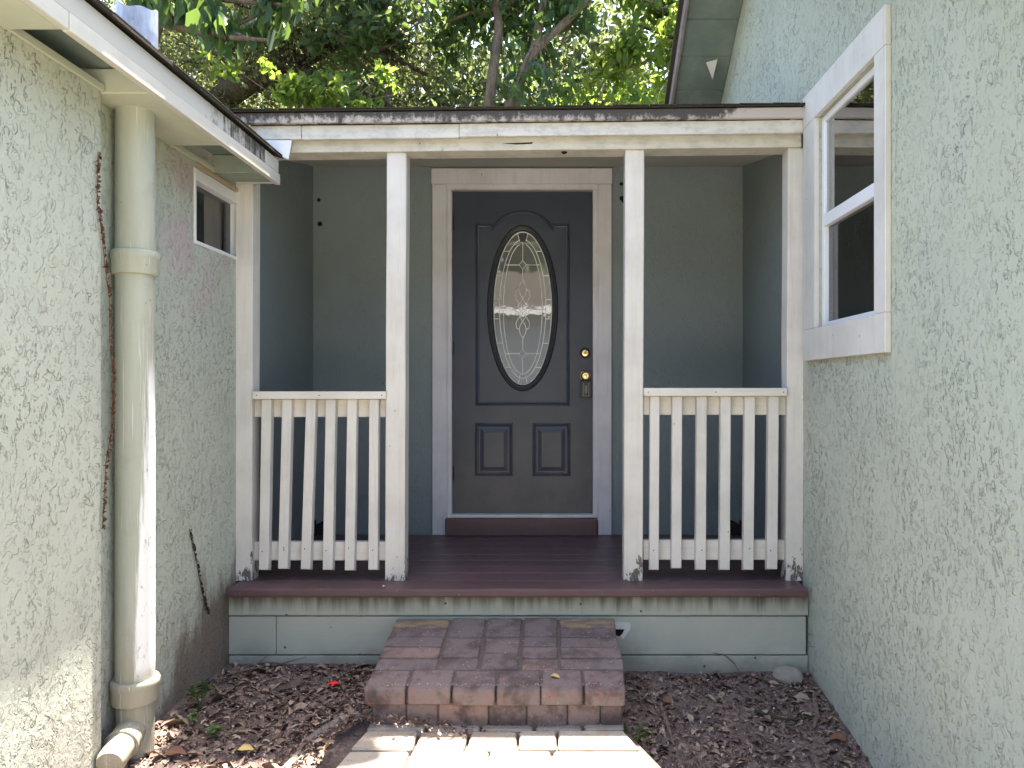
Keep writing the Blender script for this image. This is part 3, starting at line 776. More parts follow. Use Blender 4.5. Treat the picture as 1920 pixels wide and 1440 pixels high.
cm.tube(oval_line(174, 522, 715, 97, 443), cr, 5); cm.tube(oval_line(146, 490, 715, 100, 440), cr, 5)
for zy in (283, 465, 646, 790, 973, 1155):
    d = 217 * math.sqrt(max(0, 1 - ((zy - 712) / 574) ** 2)); d2 = 174 * math.sqrt(max(0, 1 - ((zy - 715) / 522) ** 2))
    for s in (-1, 1): cm.tube([cpt(400 + s * d, zy), cpt(400 + s * d2, zy)], cr, 5)
for zy, hw in ((385, 127), (1052, 127)):
    for s in (-1, 1): cm.tube([cpt(400 + s * 27, zy), cpt(400 + s * hw, zy)], cr, 5)
    cm.tube([cpt(400, zy - 33), cpt(427, zy), cpt(400, zy + 33), cpt(373, zy), cpt(400, zy - 33)], cr, 5)
for s in (-1, 1):
    cm.tube([cpt(400 + s * 70, 718), cpt(400 + s * 174, 718)], cr, 5)
    # curved star and interlaced loops
    cm.tube([cpt(400 + s * 70, 718), cpt(400 + s * 42, 700), cpt(400 + s * 15, 672), cpt(400 - s * 15, 640), cpt(400 - s * 40, 610), cpt(400 - s * 54, 585), cpt(400 - s * 28, 560)][:3], cr, 5)
    cm.tube([cpt(400 + s * 70, 718), cpt(400 + s * 42, 738), cpt(400 + s * 15, 766)], cr, 5)
    pts = [(0, 500), (18, 530), (27, 568), (20, 600), (0, 640), (-30, 680), (-46, 700), (-30, 735), (0, 775), (30, 815), (50, 850), (28, 870)]
    pts = [(0, 500), (20, 530), (28, 565), (18, 610), (-8, 655), (-36, 690), (-14, 730), (14, 765), (36, 790), (52, 825), (46, 858), (26, 872)]
    cm.tube([cpt(400 + s * a, b) for a, b in pts], cr, 5)
    pts = [(25, 560), (48, 580), (54, 615), (40, 655), (14, 690), (-14, 725), (-8, 765), (10, 800), (26, 845), (26, 885), (14, 920), (0, 937)]
    pts = [(26, 560), (50, 585), (54, 620), (38, 660), (10, 700), (-18, 735), (-32, 760), (-6, 800), (18, 835), (27, 870), (18, 905), (0, 937)]
    cm.tube([cpt(400 + s * a, b) for a, b in pts], cr, 5)
    cm.tube([cpt(400 + s * 40, 145), cpt(400 + s * 24, 210)], cr, 5); cm.tube([cpt(400 + s * 34, 1283), cpt(400 + s * 20, 1210)], cr, 5)
cm.tube([cpt(400, 215), cpt(400, 352)], cr, 5); cm.tube([cpt(400, 418), cpt(400, 500)], cr, 5)
cm.tube([cpt(400, 937), cpt(400, 1019)], cr, 5); cm.tube([cpt(400, 1085), cpt(400, 1215)], cr, 5)
cm.build('leading', 'caming', pn)
MB().prism([cpt(370, 150), cpt(432, 150), cpt(424, 212), cpt(376, 212)], (0, .002, 0)).build('dark_bevel', 'moulding_paint', pn)
# large upper panel with an eyebrow arch: a raised bead
def bead(pts, prof, closed=True):
    """moulding along a polyline in the door's plane"""
    mb = MB(); n = len(pts); m = len(prof); o = 0
    for k in range(n):
        a = Vector(pts[k - 1] if (closed or k > 0) else pts[k]); b = Vector(pts[k]); c = Vector(pts[(k + 1) % n] if (closed or k < n - 1) else pts[k])
        d1 = (b - a); d2 = (c - b)
        d1 = d1.normalized() if d1.length > 1e-9 else d2.normalized(); d2 = d2.normalized() if d2.length > 1e-9 else d1
        n1 = Vector((-d1.y, d1.x)); n2 = Vector((-d2.y, d2.x)); mn = (n1 + n2); mn = mn / max(.35, mn.length_squared / 2)
        for (d, y) in prof: mb.v.append((b.x + mn.x * d, y, b.y + mn.y * d))
    for k in range(n if closed else n - 1):
        j = (k + 1) % n
        for i in range(m):
            l = (i + 1) % m; mb.f.append((k * m + i, k * m + l, j * m + l, j * m + i))
    return mb
prof = [(-.013, YD + .001), (-.011, YD - .005), (-.005, YD - .008), (.0, YD - .004), (.005, YD - .009), (.011, YD - .006), (.013, YD + .001)]
arch = [(dpx(895), dpz(757)), (dpx(1065), dpz(757)), (dpx(1065), dpz(423)), (dpx(1036), dpz(423))]
for k in range(0, 13):
    a = R(32 + (148 - 32) * k / 12); arch.append((dpx(980 + 66 * math.cos(a)), dpz(463 - 66 * math.sin(a))))
arch += [(dpx(924), dpz(423)), (dpx(895), dpz(423))]
bead(arch, prof).build('panel_moulding', 'door_paint', fd, smooth=True)
for (a, b) in ((894, 958), (1002, 1066)):
    pts = [(dpx(a), dpz(889)), (dpx(b), dpz(889)), (dpx(b), dpz(797)), (dpx(a), dpz(797))]
    bead(pts, prof).build('panel_moulding', 'door_paint', fd, smooth=True)
    x0, x1, z0, z1 = dpx(a + 6), dpx(b - 6), dpz(883), dpz(803)
    i = .026
    MB().hexa([(x0, YD - .001, z0), (x1, YD - .001, z0), (x1, YD - .001, z1), (x0, YD - .001, z1), (x0 + i, YD - .010, z0 + i), (x1 - i, YD - .010, z0 + i), (x1 - i, YD - .010, z1 - i), (x0 + i, YD - .010, z1 - i)]).build('raised_panel', 'door_paint', fd, .0015)
# brass deadbolt and knob
q = Vector((dpx(1097), YD, dpz(662)))
db = MB().lathe(q, [(.034, 0), (.034, .004), (.029, .010), (.024, .012)], 28, (0, -1, 0)).build('deadbolt', 'dark_metal', fd, smooth=True)
MB().lathe(q, [(.0235, .008), (.0235, .016), (.020, .021), (.009, .022)], 28, (0, -1, 0)).build('keyhole_ring', 'brass', db, smooth=True)
MB().lathe(q, [(.0085, .018), (.008, .0235)], 16, (0, -1, 0)).build('keyhole', 'brass_dark', db, smooth=True)
q = Vector((dpx(1097), YD, dpz(705)))
kb = MB().lathe(q, [(.034, 0), (.033, .006), (.024, .010), (.014, .014), (.013, .035), (.020, .042), (.029, .052), (.031, .062), (.027, .072), (.020, .076), (.019, .073), (.010, .073)], 32, (0, -1, 0)).build('door_knob', 'brass', fd, smooth=True)
MB().lathe(q, [(.010, .070), (.0095, .077), (.004, .078)], 18, (0, -1, 0)).build('keyhole', 'brass', kb, smooth=True)
for zz, nm in ((.22, 'hinge'), (1.02, 'hinge'), (1.82, 'hinge')):
    MB().tube([(sx0 + .004, YD - .004, dz0 + zz), (sx0 + .004, YD - .004, dz0 + zz + .09)], .006, 8).build(nm, 'dark_metal', fd)
# key lock box hanging from the knob
lb = thing('lock_box', 'small dark grey key lock box hanging below the brass door knob', 'lock box', (q.x, YD - .03, dpz(745)))
lx = q.x + .004; zt_, zb_ = dpz(714), dpz(746)
lbb = MB().box(lx - .038, lx + .038, YD - .050, YD - .012, zb_, zt_).build('body', 'dark_metal', lb, .006, seg=2)
for s in (-1, 1): box('face_rib', 'lock_face', lb, lx + s * .017 - .003, lx + s * .017 + .003, YD - .053, YD - .0495, zb_ + .014, zt_ - .012, .001)
box('face_rib', 'lock_face', lb, lx - .019, lx + .019, YD - .053, YD - .0495, zb_ + .010, zb_ + .0145, .001)
box('dial_plate', 'lock_face', lb, lx - .008, lx + .008, YD - .052, YD - .0495, zb_ + .030, zt_ - .030, .001)
MB().tube([(lx - .022, YD - .028, zt_ - .004), (lx - .022, YD - .028, q.z - .01), (lx - .018, YD - .028, q.z + .016), (lx, YD - .028, q.z + .022), (lx + .014, YD - .028, q.z + .016), (lx + .018, YD - .028, q.z - .01), (lx + .018, YD - .028, zt_ - .004)], .004, 8).build('shackle', 'lock_face', lb, smooth=True)

# ------------------------------------------------------------------ porch: deck, skirt, posts, beam, roof
po = thing('porch', 'small wooden porch with maroon deck, white posts and mildewed roof edge', 'porch', (-.16, 4.1, ZD))
YN = 3.475; XL0, XR0 = PX(425, YN), PX(1516, YN)
ys = [YN, 3.635]
while ys[-1] < YB - .02: ys.append(min(YB - .003, ys[-1] + .14))
for k in range(len(ys) - 1):
    x0, x1 = (XL0, XR0 - .001) if k == 0 else (XW + .008, XR - .008)
    if k == 0:
        b = MB().box(x0, x1, ys[0], ys[1] - .003, ZD - .040, ZD)
        b.build('deck_board', 'deck_paint', po, .008, seg=2)
    else:
        dz = random.uniform(-.0008, .0006)
        box('deck_board', 'deck_paint', po, x0, x1, ys[k] + .0006, ys[k + 1] - .0012, ZD - .03 + dz, ZD + dz, .0012)
YS = 3.535
xs0_, xs1_ = PX(428, YS), XR - .003
sk = [(1121, 1154.5), (1157, 1228), (1231, 1290)]
js = PX(517, YS)
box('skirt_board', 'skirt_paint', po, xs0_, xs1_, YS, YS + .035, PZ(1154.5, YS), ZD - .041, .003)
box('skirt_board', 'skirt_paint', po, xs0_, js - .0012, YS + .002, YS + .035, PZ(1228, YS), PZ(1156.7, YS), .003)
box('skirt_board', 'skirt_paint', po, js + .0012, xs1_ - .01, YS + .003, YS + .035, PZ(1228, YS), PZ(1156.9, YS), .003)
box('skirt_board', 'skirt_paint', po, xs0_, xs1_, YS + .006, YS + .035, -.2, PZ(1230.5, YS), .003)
box('skirt_backing', 'dark_wood', po, xs0_, xs1_, YS + .036, YS + .05, -.2, ZD - .045, 0)
# bare patch of primer beside the step with a hole
def skpt(zx, zy): return P(1100 + zx / 10.29, 1120 + zy / 10.29, YS)
pts = [skpt(525, 500), skpt(600, 478), skpt(730, 482), skpt(830, 490), skpt(850, 545), skpt(835, 630), skpt(760, 720), skpt(720, 800), skpt(665, 780), skpt(650, 740), skpt(730, 620), skpt(560, 615), skpt(535, 600)]
MB().prism(pts, (0, .003, 0)).build('bare_patch', 'bare_paint', po)
MB().prism([skpt(540, 612), skpt(732, 618), skpt(690, 700), skpt(640, 750), skpt(570, 740)], (0, .004, 0)).build('hole', 'black', po)
MB().prism([P(736, 1180, YS), P(744, 1170, YS), P(756, 1172, YS), P(748, 1196, YS), P(738, 1200, YS)], (0, .003, 0)).build('bare_patch', 'bare_paint', po)
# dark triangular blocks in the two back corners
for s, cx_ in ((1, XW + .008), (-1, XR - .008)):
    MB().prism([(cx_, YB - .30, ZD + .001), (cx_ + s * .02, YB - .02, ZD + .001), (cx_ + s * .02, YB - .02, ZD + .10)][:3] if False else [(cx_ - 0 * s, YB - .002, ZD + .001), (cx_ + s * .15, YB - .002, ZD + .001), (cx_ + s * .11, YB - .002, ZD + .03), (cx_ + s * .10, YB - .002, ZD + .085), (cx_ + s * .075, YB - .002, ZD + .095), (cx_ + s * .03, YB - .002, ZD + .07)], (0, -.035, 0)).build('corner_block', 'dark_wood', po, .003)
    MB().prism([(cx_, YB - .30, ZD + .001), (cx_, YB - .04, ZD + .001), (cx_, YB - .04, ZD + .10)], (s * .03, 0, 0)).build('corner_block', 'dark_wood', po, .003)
YP, YPB = 3.62, 3.715
def roofslope(x): return .030 * (x + 1.5) / 2.7
def post(pxl, pxr, name='post'):
    x0, x1 = PX(pxl, YP), PX(pxr, YP); zt_ = PZ(291, YP) + roofslope(x0) + .004
    segs = 7; mb = MB()
    cs = [[(x0, YP), (x1, YP), (x1, YPB), (x0, YPB)]]
    ring = []
    for k in range(segs + 1):
        z = ZD + .0005 + (zt_ - ZD) * k / segs; sh = 0.0 if k in (0, segs) else random.uniform(-.0015, .0015)
        sh += -.004 + .008 * k / segs
        ring.append([(x + sh, y, z) for x, y in cs[0]])
    for k in range(segs + 1): mb.v += ring[k]
    for k in range(segs):
        for i in range(4):
            j = (i + 1) % 4; mb.f.append((k * 4 + i, k * 4 + j, k * 4 + 4 + j, k * 4 + 4 + i))
    mb.f += [(3, 2, 1, 0), tuple(segs * 4 + i for i in range(4))]
    me = mb.mesh(name, 'post_paint')
    bm = bmesh.new(); bm.from_mesh(me)
    ed = [e for e in bm.edges if abs(e.verts[0].co.z - e.verts[1].co.z) > .1]
    bmesh.ops.bevel(bm, geom=ed, offset=.004, segments=2, affect='EDGES'); bm.to_mesh(me); bm.free()
    return link(name, me, po)
post(439.5, 472.5); post(723.5, 760); post(1171, 1206.5); post(1476, 1508)
def sloped(name, m, x0, x1, y0, y1, z0, z1, bevel=.003, parent=po):
    p = [(x0, y0, z0 + roofslope(x0)), (x1, y0, z0 + roofslope(x1)), (x1, y1, z0 + roofslope(x1)), (x0, y1, z0 + roofslope(x0))]
    return MB().hexa(p + [(x, y, z + z1 - z0) for x, y, z in p]).build(name, m, parent, bevel)
zbm = PZ(291, YP); XA, XB = -1.52, XR - .012
sloped('beam', 'beam_paint', XA, XB, YP - .016, YPB + .012, zbm + .005, zbm + .079)
YF = 3.565
zf0, zf1 = PZ(262.5, YF), PZ(236.5, YF)
for k, (a, b) in enumerate(((XA, PX(565, YF) - .001), (PX(565, YF) + .001, PX(861, YF)), (PX(861, YF) + .001, XB))):
    sloped('fascia_board', 'fascia_paint', a, b, YF - (.002 if k == 0 else 0.0 if k == 1 else .003), YF + .022, zf0 + (.004 if k == 2 else 0), zf1, .0025)
YM = 3.535
sloped('roof_edge_board', 'mildew_board', XA - .03, XB, YM, YM + .025, zf1 + .0015, PZ(212, YM), .003)
zrf = PZ(212, YM) + .002
p = [(XA - .03, YM - .012, zrf + roofslope(XA)), (XB, YM - .012, zrf + roofslope(XB)), (XB, YB + .3, zrf + .18), (XA - .03, YB + .3, zrf + .18)]
pr = MB().hexa(p + [(x, y, z + .006) for x, y, z in p]).build('roof', 'shingle', po)
lip = MB(); x = XA - .03
while x < XB - .01:
    x2 = min(x + random.uniform(.10, .2), XB); d = random.uniform(.0, .008)
    z = zrf + .008 + roofslope(x) + random.uniform(-.001, .002)
    lip.box(x + .002, x2 - .002, YM - .014 - d * .7, YM + .1, z, z + .004); x = x2
lip.build('shingle_edge', 'shingle', pr)
# ceiling between beam and wall
p = [(XW + .008, YPB + .014, zbm + .05), (XR - .008, YPB + .014, zbm + .07), (XR - .008, YB - .002, zbm + .28), (XW + .008, YB - .002, zbm + .28)]
MB().hexa(p + [(x, y, z + .01) for x, y, z in p]).build('ceiling', 'ceiling_paint', po)
# bent flashing where the porch fascia meets the left eave
MB().prism([P(474, 262.5, 3.557), P(547, 263, 3.557), P(541, 299, 3.557), P(505, 284, 3.557)], (0, .002, 0)).build('flashing', 'flashing_metal', po)
# spider-egg like dark spots and a split on the beam
MB().prism([P(942, 269, YP - .017), P(999, 266.5, YP - .017), P(998, 269.5, YP - .017), P(968, 271, YP - .017)], (0, .002, 0)).build('split', 'dark_wood', po)
MB().lathe(P(1058, 287, YP + .02) + Vector((0, 0, .004)), [(.016, 0), (.012, -.004), (.004, -.009)], 10).build('mud_nest', 'dark_wood', po)

# ------------------------------------------------------------------ railings
def railing(label, loc, x0, x1, ytop, ybot, bal, cap0, cap1, up, low):
    r = thing('porch_railing', label, 'railing', loc, 'railings on both sides of the porch')
    box('top_rail', 'rail_paint', r, cap0, cap1, YP - .022, YPB - .01, PZ(ybot, YP - .022), PZ(ytop, YP - .022), .003)
    box('rail', 'rail_paint', r, x0, x1, YP + .038, YP + .075, PZ(up[1], YP + .038), PZ(ybot, YP + .038) - .001, .003)
    box('rail', 'rail_paint', r, x0, x1, YP + .038, YP + .075, PZ(low[1], YP + .038), PZ(low[0], YP + .038), .003)
    y0, y1 = YP - .004, YP + .0365
    for (a, b, wd, yb) in bal:
        w2 = wd / 2 / F * y0; za = PZ(yb, y0); zb2 = PZ(ybot, y0) - .001; xa, xb = PX(b, y0), PX(a, y0)
        # the bottom end is cut at a slant
        p = [(xa - w2, y0, za + .012), (xa + w2, y0, za + .012), (xa + w2, y1, za), (xa - w2, y1, za),
             (xb - w2, y0, zb2), (xb + w2, y0, zb2), (xb + w2, y1, zb2), (xb - w2, y1, zb2)]
        o = MB().hexa(p).build('baluster', 'baluster_paint', r, .002)
        e = [(xa - w2 + .002, y0 + .001, za + .0095), (xa + w2 - .002, y0 + .001, za + .0095), (xa + w2 - .002, y1 - .003, za - .0005), (xa - w2 + .002, y1 - .003, za - .0005)]
        MB().hexa([(x, y, z - .003) for x, y, z in e] + e).build('cut_end', 'dark_wood', o)
    for (px, py) in ((cap0 + .02, (ytop + ybot) / 2), (cap1 - .02, (ytop + ybot) / 2), ((cap0 + cap1) / 2, (ytop + ybot) / 2)):
        MB().lathe((px, YP - .021, PZ(py, YP)), [(.0035, 0), (.003, .0018), (.001, .002)], 8, (0, -1, 0)).build('nail_head', 'dark_metal', r)
    for (a, b, wd, yb) in bal:
        for yy in (low[0] + 14, ):
            if random.random() < .7: MB().lathe((PX(b + random.uniform(-3, 3), y0), y0 + .001, PZ(yy + random.uniform(-6, 6), y0)), [(.0035, 0), (.003, .0018), (.001, .002)], 8, (0, -1, 0)).build('nail_head', 'dark_metal', r)
    return r
railing('left porch railing of six leaning white balusters, splaying at the bottom', (-1.12, YP, ZD), PX(476, YP + .04), PX(724, YP + .04), 734, 748.5,
        [(499.5, 494, 18, 1073), (538, 530, 18, 1071), (583, 572.5, 18, 1072), (620, 614, 18.5, 1073), (660, 655, 18, 1074), (701, 699, 17.5, 1073)],
        PX(473, YP - .022), PX(723.5, YP - .022), (748, 782), (1016, 1051))
railing('right porch railing of six upright white balusters', (.80, YP, ZD), PX(1206, YP + .04), PX(1478, YP + .04), 727.5, 743,
        [(1228, 1226.5, 17.5, 1073), (1270, 1268.5, 18.5, 1070), (1316, 1314, 19, 1073), (1361, 1359, 19, 1073), (1406.5, 1403.5, 19, 1073), (1451, 1448, 19.5, 1072)],
        PX(1207.5, YP - .022), PX(1477, YP - .022), (743, 778), (1013, 1050))

# ------------------------------------------------------------------ brick step
st = thing('brick_step', 'worn reddish brick step leading up to the porch deck', 'step', (-.22, 3.2, -.03))
def stepz(y): return CAMZ - 1.0825 - .167 * (3.5 - y)
XSL, XSR = -.742, .288
def top_brick(x0, x1, ya, yb, m='brick', th=.066, front=False):
    g = .003; j = lambda: random.uniform(-.003, .003); dz = random.uniform(-.004, .003)
    c = [(x0 + g + j(), ya + g), (x1 - g + j(), ya + g), (x1 - g + j(), yb - g + j()), (x0 + g + j(), yb - g + j())]
    return MB().hexa([(x, y, stepz(y) - th + dz) for x, y in c] + [(x, y, stepz(y) + dz + random.uniform(-.0015, .0015)) for x, y in c]).build('brick', m, st, .011 if front else .007, smooth=front, seg=3 if front else 2)
fx = [PX(p, 2.913) for p in (680, 761, 845, 929, 1014, 1094, 1176)]
for i in range(6): top_brick(fx[i] + .001, fx[i + 1] - .001, 2.912 - .006 * (i / 5), 3.052, 'front_brick', front=True)
rb = [3.055 + (3.497 - 3.055) * k / 5 for k in range(6)]
for k in range(5): top_brick(XSL, -.487, rb[k], rb[k + 1], 'ochre_brick' if k == 4 else 'brick')
top_brick(-.480, -.318, rb[0], rb[1]); top_brick(-.480, -.318, rb[1], rb[2]); top_brick(-.480, -.318, rb[2], rb[3]); top_brick(-.478, -.318, rb[3], rb[5])
top_brick(-.305, -.152, rb[0], (rb[1] + rb[2]) / 2); top_brick(-.305, -.152, (rb[1] + rb[2]) / 2, rb[3]); top_brick(-.312, -.152, rb[3], rb[5])
top_brick(-.140, .015, rb[0], rb[1]); top_brick(-.140, .015, rb[1], rb[2]); top_brick(-.140, .015, rb[2], rb[3]); top_brick(-.140, .015, rb[3], rb[5])
for k in range(5): top_brick(.022, XSR - .002 * k, rb[k], rb[k + 1], 'ochre_brick' if k == 4 else 'brick')
lx = [XSL + .02, -.585, -.46, -.26, -.11, .05, .18, XSR - .02]
for i in range(len(lx) - 1):
    z1 = stepz(2.93) - .068
    box('brick', 'low_brick', st, lx[i] + .0015, lx[i + 1] - .0015, 2.935 + random.uniform(-.003, .003), 3.03, -.10, z1, .006)
for s in (0, 1):
    for k in range(3):
        ya = 3.035 + .155 * k; x0 = XSL + .02 if s == 0 else XSR - .10
        box('brick', 'brick', st, x0, x0 + .08, ya, ya + .15, -.10, stepz(ya) - .069, .006)
mb = MB(); c = [(XSL + .03, 2.95), (XSR - .03, 2.95), (XSR - .03, 3.49), (XSL + .03, 3.49)]
mb.hexa([(x, y, -.12) for x, y in c] + [(x, y, stepz(y) - .007) for x, y in c]).build('mortar_bed', 'mortar', st)

# ------------------------------------------------------------------ drainpipe with couplings and a capped side outlet
dp = thing('drainpipe', 'sage green plastic drainpipe with two collars and a capped outlet by the left wall', 'drainpipe', (-1.47, 2.62, 0))
pxx, pyy, pr_ = PX(253.5, 2.62), 2.62, .0625
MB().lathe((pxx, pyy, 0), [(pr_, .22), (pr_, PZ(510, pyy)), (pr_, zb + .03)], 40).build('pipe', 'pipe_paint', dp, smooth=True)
def collar(z0, z1, r1=.0765):
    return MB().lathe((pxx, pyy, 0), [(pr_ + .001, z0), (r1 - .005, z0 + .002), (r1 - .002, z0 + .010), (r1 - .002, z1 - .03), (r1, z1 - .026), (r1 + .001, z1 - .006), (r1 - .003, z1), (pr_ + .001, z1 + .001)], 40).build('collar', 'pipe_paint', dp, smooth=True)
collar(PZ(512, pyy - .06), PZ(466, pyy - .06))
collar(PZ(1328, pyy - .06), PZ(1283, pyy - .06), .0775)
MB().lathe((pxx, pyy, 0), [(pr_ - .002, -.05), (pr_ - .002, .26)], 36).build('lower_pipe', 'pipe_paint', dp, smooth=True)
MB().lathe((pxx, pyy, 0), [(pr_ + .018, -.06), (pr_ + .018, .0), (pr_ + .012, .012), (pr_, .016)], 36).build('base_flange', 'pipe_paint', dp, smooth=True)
bd = Vector((PX(196, 2.40) - PX(250, 2.62), -.20, -.035)); b0 = Vector((pxx, pyy - .01, PZ(1375, 2.6) + .02))
ld = bd.normalized()
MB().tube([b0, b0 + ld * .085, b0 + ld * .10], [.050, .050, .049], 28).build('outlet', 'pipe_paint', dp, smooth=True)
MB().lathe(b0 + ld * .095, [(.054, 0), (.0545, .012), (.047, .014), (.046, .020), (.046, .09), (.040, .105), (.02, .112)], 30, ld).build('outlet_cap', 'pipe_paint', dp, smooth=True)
MB().tube([b0 + ld * .17 + Vector((.03, 0, .02)), b0 + ld * .165 + Vector((.045, 0, -.01)), b0 + ld * .14 + Vector((.03, -.01, -.07)), b0 + ld * .13 + Vector((.02, -.01, -.10))], .0018, 5).build('hanging_root', 'twig', dp)

# ------------------------------------------------------------------ litter, twigs, stones, weeds, vines
def leaves(name, m, C_, D, N_, L, Wd, fold=.18, curl=.15):
    """one mesh of folded leaves; arrays: centre, direction, normal, length, width"""
    n = len(C_); S = np.cross(D, N_); S /= np.linalg.norm(S, axis=1, keepdims=True) + 1e-9
    L = L[:, None]; Wd = Wd[:, None]
    v = np.empty((n, 6, 3), np.float32)
    b = C_ - D * L * .5
    up = N_ * Wd * fold
    v[:, 0] = b; v[:, 1] = b + D * L * .30 + S * Wd * .5 + up; v[:, 2] = b + D * L * .66 + S * Wd * .42 + up
    v[:, 3] = b + D * L - N_ * L * curl; v[:, 4] = b + D * L * .66 - S * Wd * .42 + up; v[:, 5] = b + D * L * .30 - S * Wd * .5 + up
    idx = (np.arange(n)[:, None] * 6 + np.array([0, 1, 2, 3, 0, 3, 4, 5])[None]).astype(np.int32).ravel()
    me = bpy.data.meshes.new(name); me.vertices.add(n * 6); me.loops.add(n * 8); me.polygons.add(n * 2)
    me.vertices.foreach_set('co', v.ravel()); me.loops.foreach_set('vertex_index', idx)
    me.polygons.foreach_set('loop_start', np.arange(0, n * 8, 4, dtype=np.int32))
    me.update(calc_edges=True); me.validate()
    me.materials.append(M[m]); return me
def rand_unit(n):
    v = RNG.normal(size=(n, 3)); return v / np.linalg.norm(v, axis=1, keepdims=True)
def litter_bed(n, x0, x1, y0, y1, big=1.0):
    x = RNG.uniform(x0, x1, n); y = RNG.uniform(y0, y1, n)
    z = np.array([gz(a, b) for a, b in zip(x, y)]) + RNG.uniform(-.006, .012, n)
    C_ = np.stack([x, y, z], 1)
    a = RNG.uniform(0, 2 * np.pi, n); N_ = np.stack([RNG.normal(0, .42, n), RNG.normal(0, .42, n), np.ones(n)], 1); N_ /= np.linalg.norm(N_, axis=1, keepdims=True)
    D = np.stack([np.cos(a), np.sin(a), np.zeros(n)], 1); D -= N_ * (D * N_).sum(1, keepdims=True); D /= np.linalg.norm(D, axis=1, keepdims=True)
    L = RNG.uniform(.018, .045, n) * big * RNG.choice([.5, .8, 1.0, 1.25], n); Wd = L * RNG.uniform(.22, .6, n)
    return C_, D, N_, L, Wd
parts = [litter_bed(260, -1.5, -.82, 2.3, 3.5, 1.7), litter_bed(420, .34, 1.18, 2.1, 3.5, 1.6), litter_bed(1700, -1.53, -.74, 2.3, 3.52), litter_bed(2400, .30, 1.20, 2.1, 3.52), litter_bed(500, -.72, .27, 2.84, 2.97, .6), litter_bed(5200, -1.5, -.80, 2.2, 3.5, .36), litter_bed(7500, .35, 1.2, 2.1, 3.5, .36), litter_bed(500, -.95, -.72, 2.9, 3.5, .9), litter_bed(300, .28, .42, 2.95, 3.5, .8)]
A = [np.concatenate([p[i] for p in parts]) for i in range(5)]
sel = (A[0][:, 0] > .35) | (A[0][:, 0] < -.80) | ((A[0][:, 1] > 2.82))
A = [a[sel] for a in A]
lt = link('leaf_litter', leaves('leaf_litter', 'litter', *A, fold=.25, curl=.22)); tag(lt, 'brown dry leaves and bark mulch covering the soil beds', 'leaf litter', kind='stuff')
M['pale_chip'] = NB('pale_chip').done((.50, .44, .38), .8)
a_ = litter_bed(160, -1.5, -.82, 2.3, 3.5, .30); b_ = litter_bed(230, .36, 1.18, 2.1, 3.5, .30); pc = [np.concatenate([p, q]) for p, q in zip(a_, b_)]; pc[0][:, 2] += .012
tag(link('wood_chips', leaves('wood_chips', 'pale_chip', *pc, fold=.25, curl=.2)), 'small pale chips scattered over the brown soil beds', 'wood chips', kind='stuff')
# crumbs and grit on the brick step and path joint
n = 600; x = RNG.uniform(-.72, .27, n); y = np.concatenate([RNG.uniform(2.93, 3.49, 230), RNG.uniform(2.915, 2.95, 200), RNG.uniform(2.86, 2.93, 170)])
z = np.array([stepz(b) + .003 if b > 2.93 else pathz(b) + .004 for b in y])
D = rand_unit(n); D[:, 2] *= .1; D /= np.linalg.norm(D, axis=1, keepdims=True); N_ = np.tile(np.array([[.05, -.1, 1.]]), (n, 1)); L = RNG.uniform(.002, .009, n)
M['grit'] = NB('grit').done((.42, .36, .30), .9)
gr = link('grit', leaves('grit', 'grit', np.stack([x, y, z], 1), D, N_, L, L * .5)); tag(gr, 'pale crumbs and grit scattered over the brick step', 'grit', kind='stuff')

def twig(label, pts, r=.004, m='twig', fork=None):
    mb = MB().tube(pts, [r] * (len(pts) - 1) + [r * .5], 6)
    if fork: mb.tube(fork, [r * .7] * (len(fork) - 1) + [r * .3], 6)
    o = mb.build('twig', m, None, smooth=True); tag(o, label, 'twig', 'fallen twigs on the soil'); return o
def gp(px, py, dz=.012):
    """point of the soil seen at a photo pixel"""
    Y = 3.0
    for _ in range(30):
        zz = gz(PX(px, Y), Y) + dz; Y = max(2.0, min(3.52, (CAMZ - zz) * F / (py - CY)))
    return Vector((PX(px, Y), Y, gz(PX(px, Y), Y) + dz))
twig('thick pale curved stick lying on the mulch beside the right wall', [gp(1527, 1302), gp(1530, 1322), gp(1533, 1345), gp(1526, 1364)], .010)
twig('straight reddish stick on the right mulch close to the step', [gp(1240, 1325), gp(1252, 1360), gp(1264, 1398)], .008)
twig('dark curved branch on the mulch below the pale stone', [gp(1415, 1332), gp(1450, 1345), gp(1490, 1350), gp(1526, 1342)], .007, 'dark_vine')
twig('thin bowed twig leaning up against the skirt board right of the step', [gp(1387, 1262), P(1378, 1245, 3.525), P(1360, 1229, 3.525), P(1337, 1224, 3.527)], .003)
twig('long pale forked twig lying against the skirt left of the step', [gp(425, 1265), gp(470, 1254), P(520, 1246, 3.50), P(575, 1232, 3.52)], .0035, fork=[gp(470, 1254), P(490, 1238, 3.5), P(505, 1228, 3.525)])
twig('thin curled root looping over the soil left of the path', [gp(400, 1283), gp(418, 1308), gp(450, 1320), gp(500, 1308)], .003)
twig('thin straight twig along the foot of the left wall', [gp(325, 1348), gp(345, 1330), gp(364, 1317)], .003)

mb = MB().lathe(gp(1478, 1275, -.01), [(.062, 0), (.07, .02), (.058, .045), (.03, .056), (.006, .058)], 14)
for i, q in enumerate(mb.v): mb.v[i] = (q[0] + random.uniform(-.006, .006), q[1] + random.uniform(-.006, .006), q[2] + random.uniform(-.004, .004))
tag(mb.build('stone', 'pale_stone', None, smooth=True), 'rounded pale stone half buried by the right end of the skirt', 'stone')

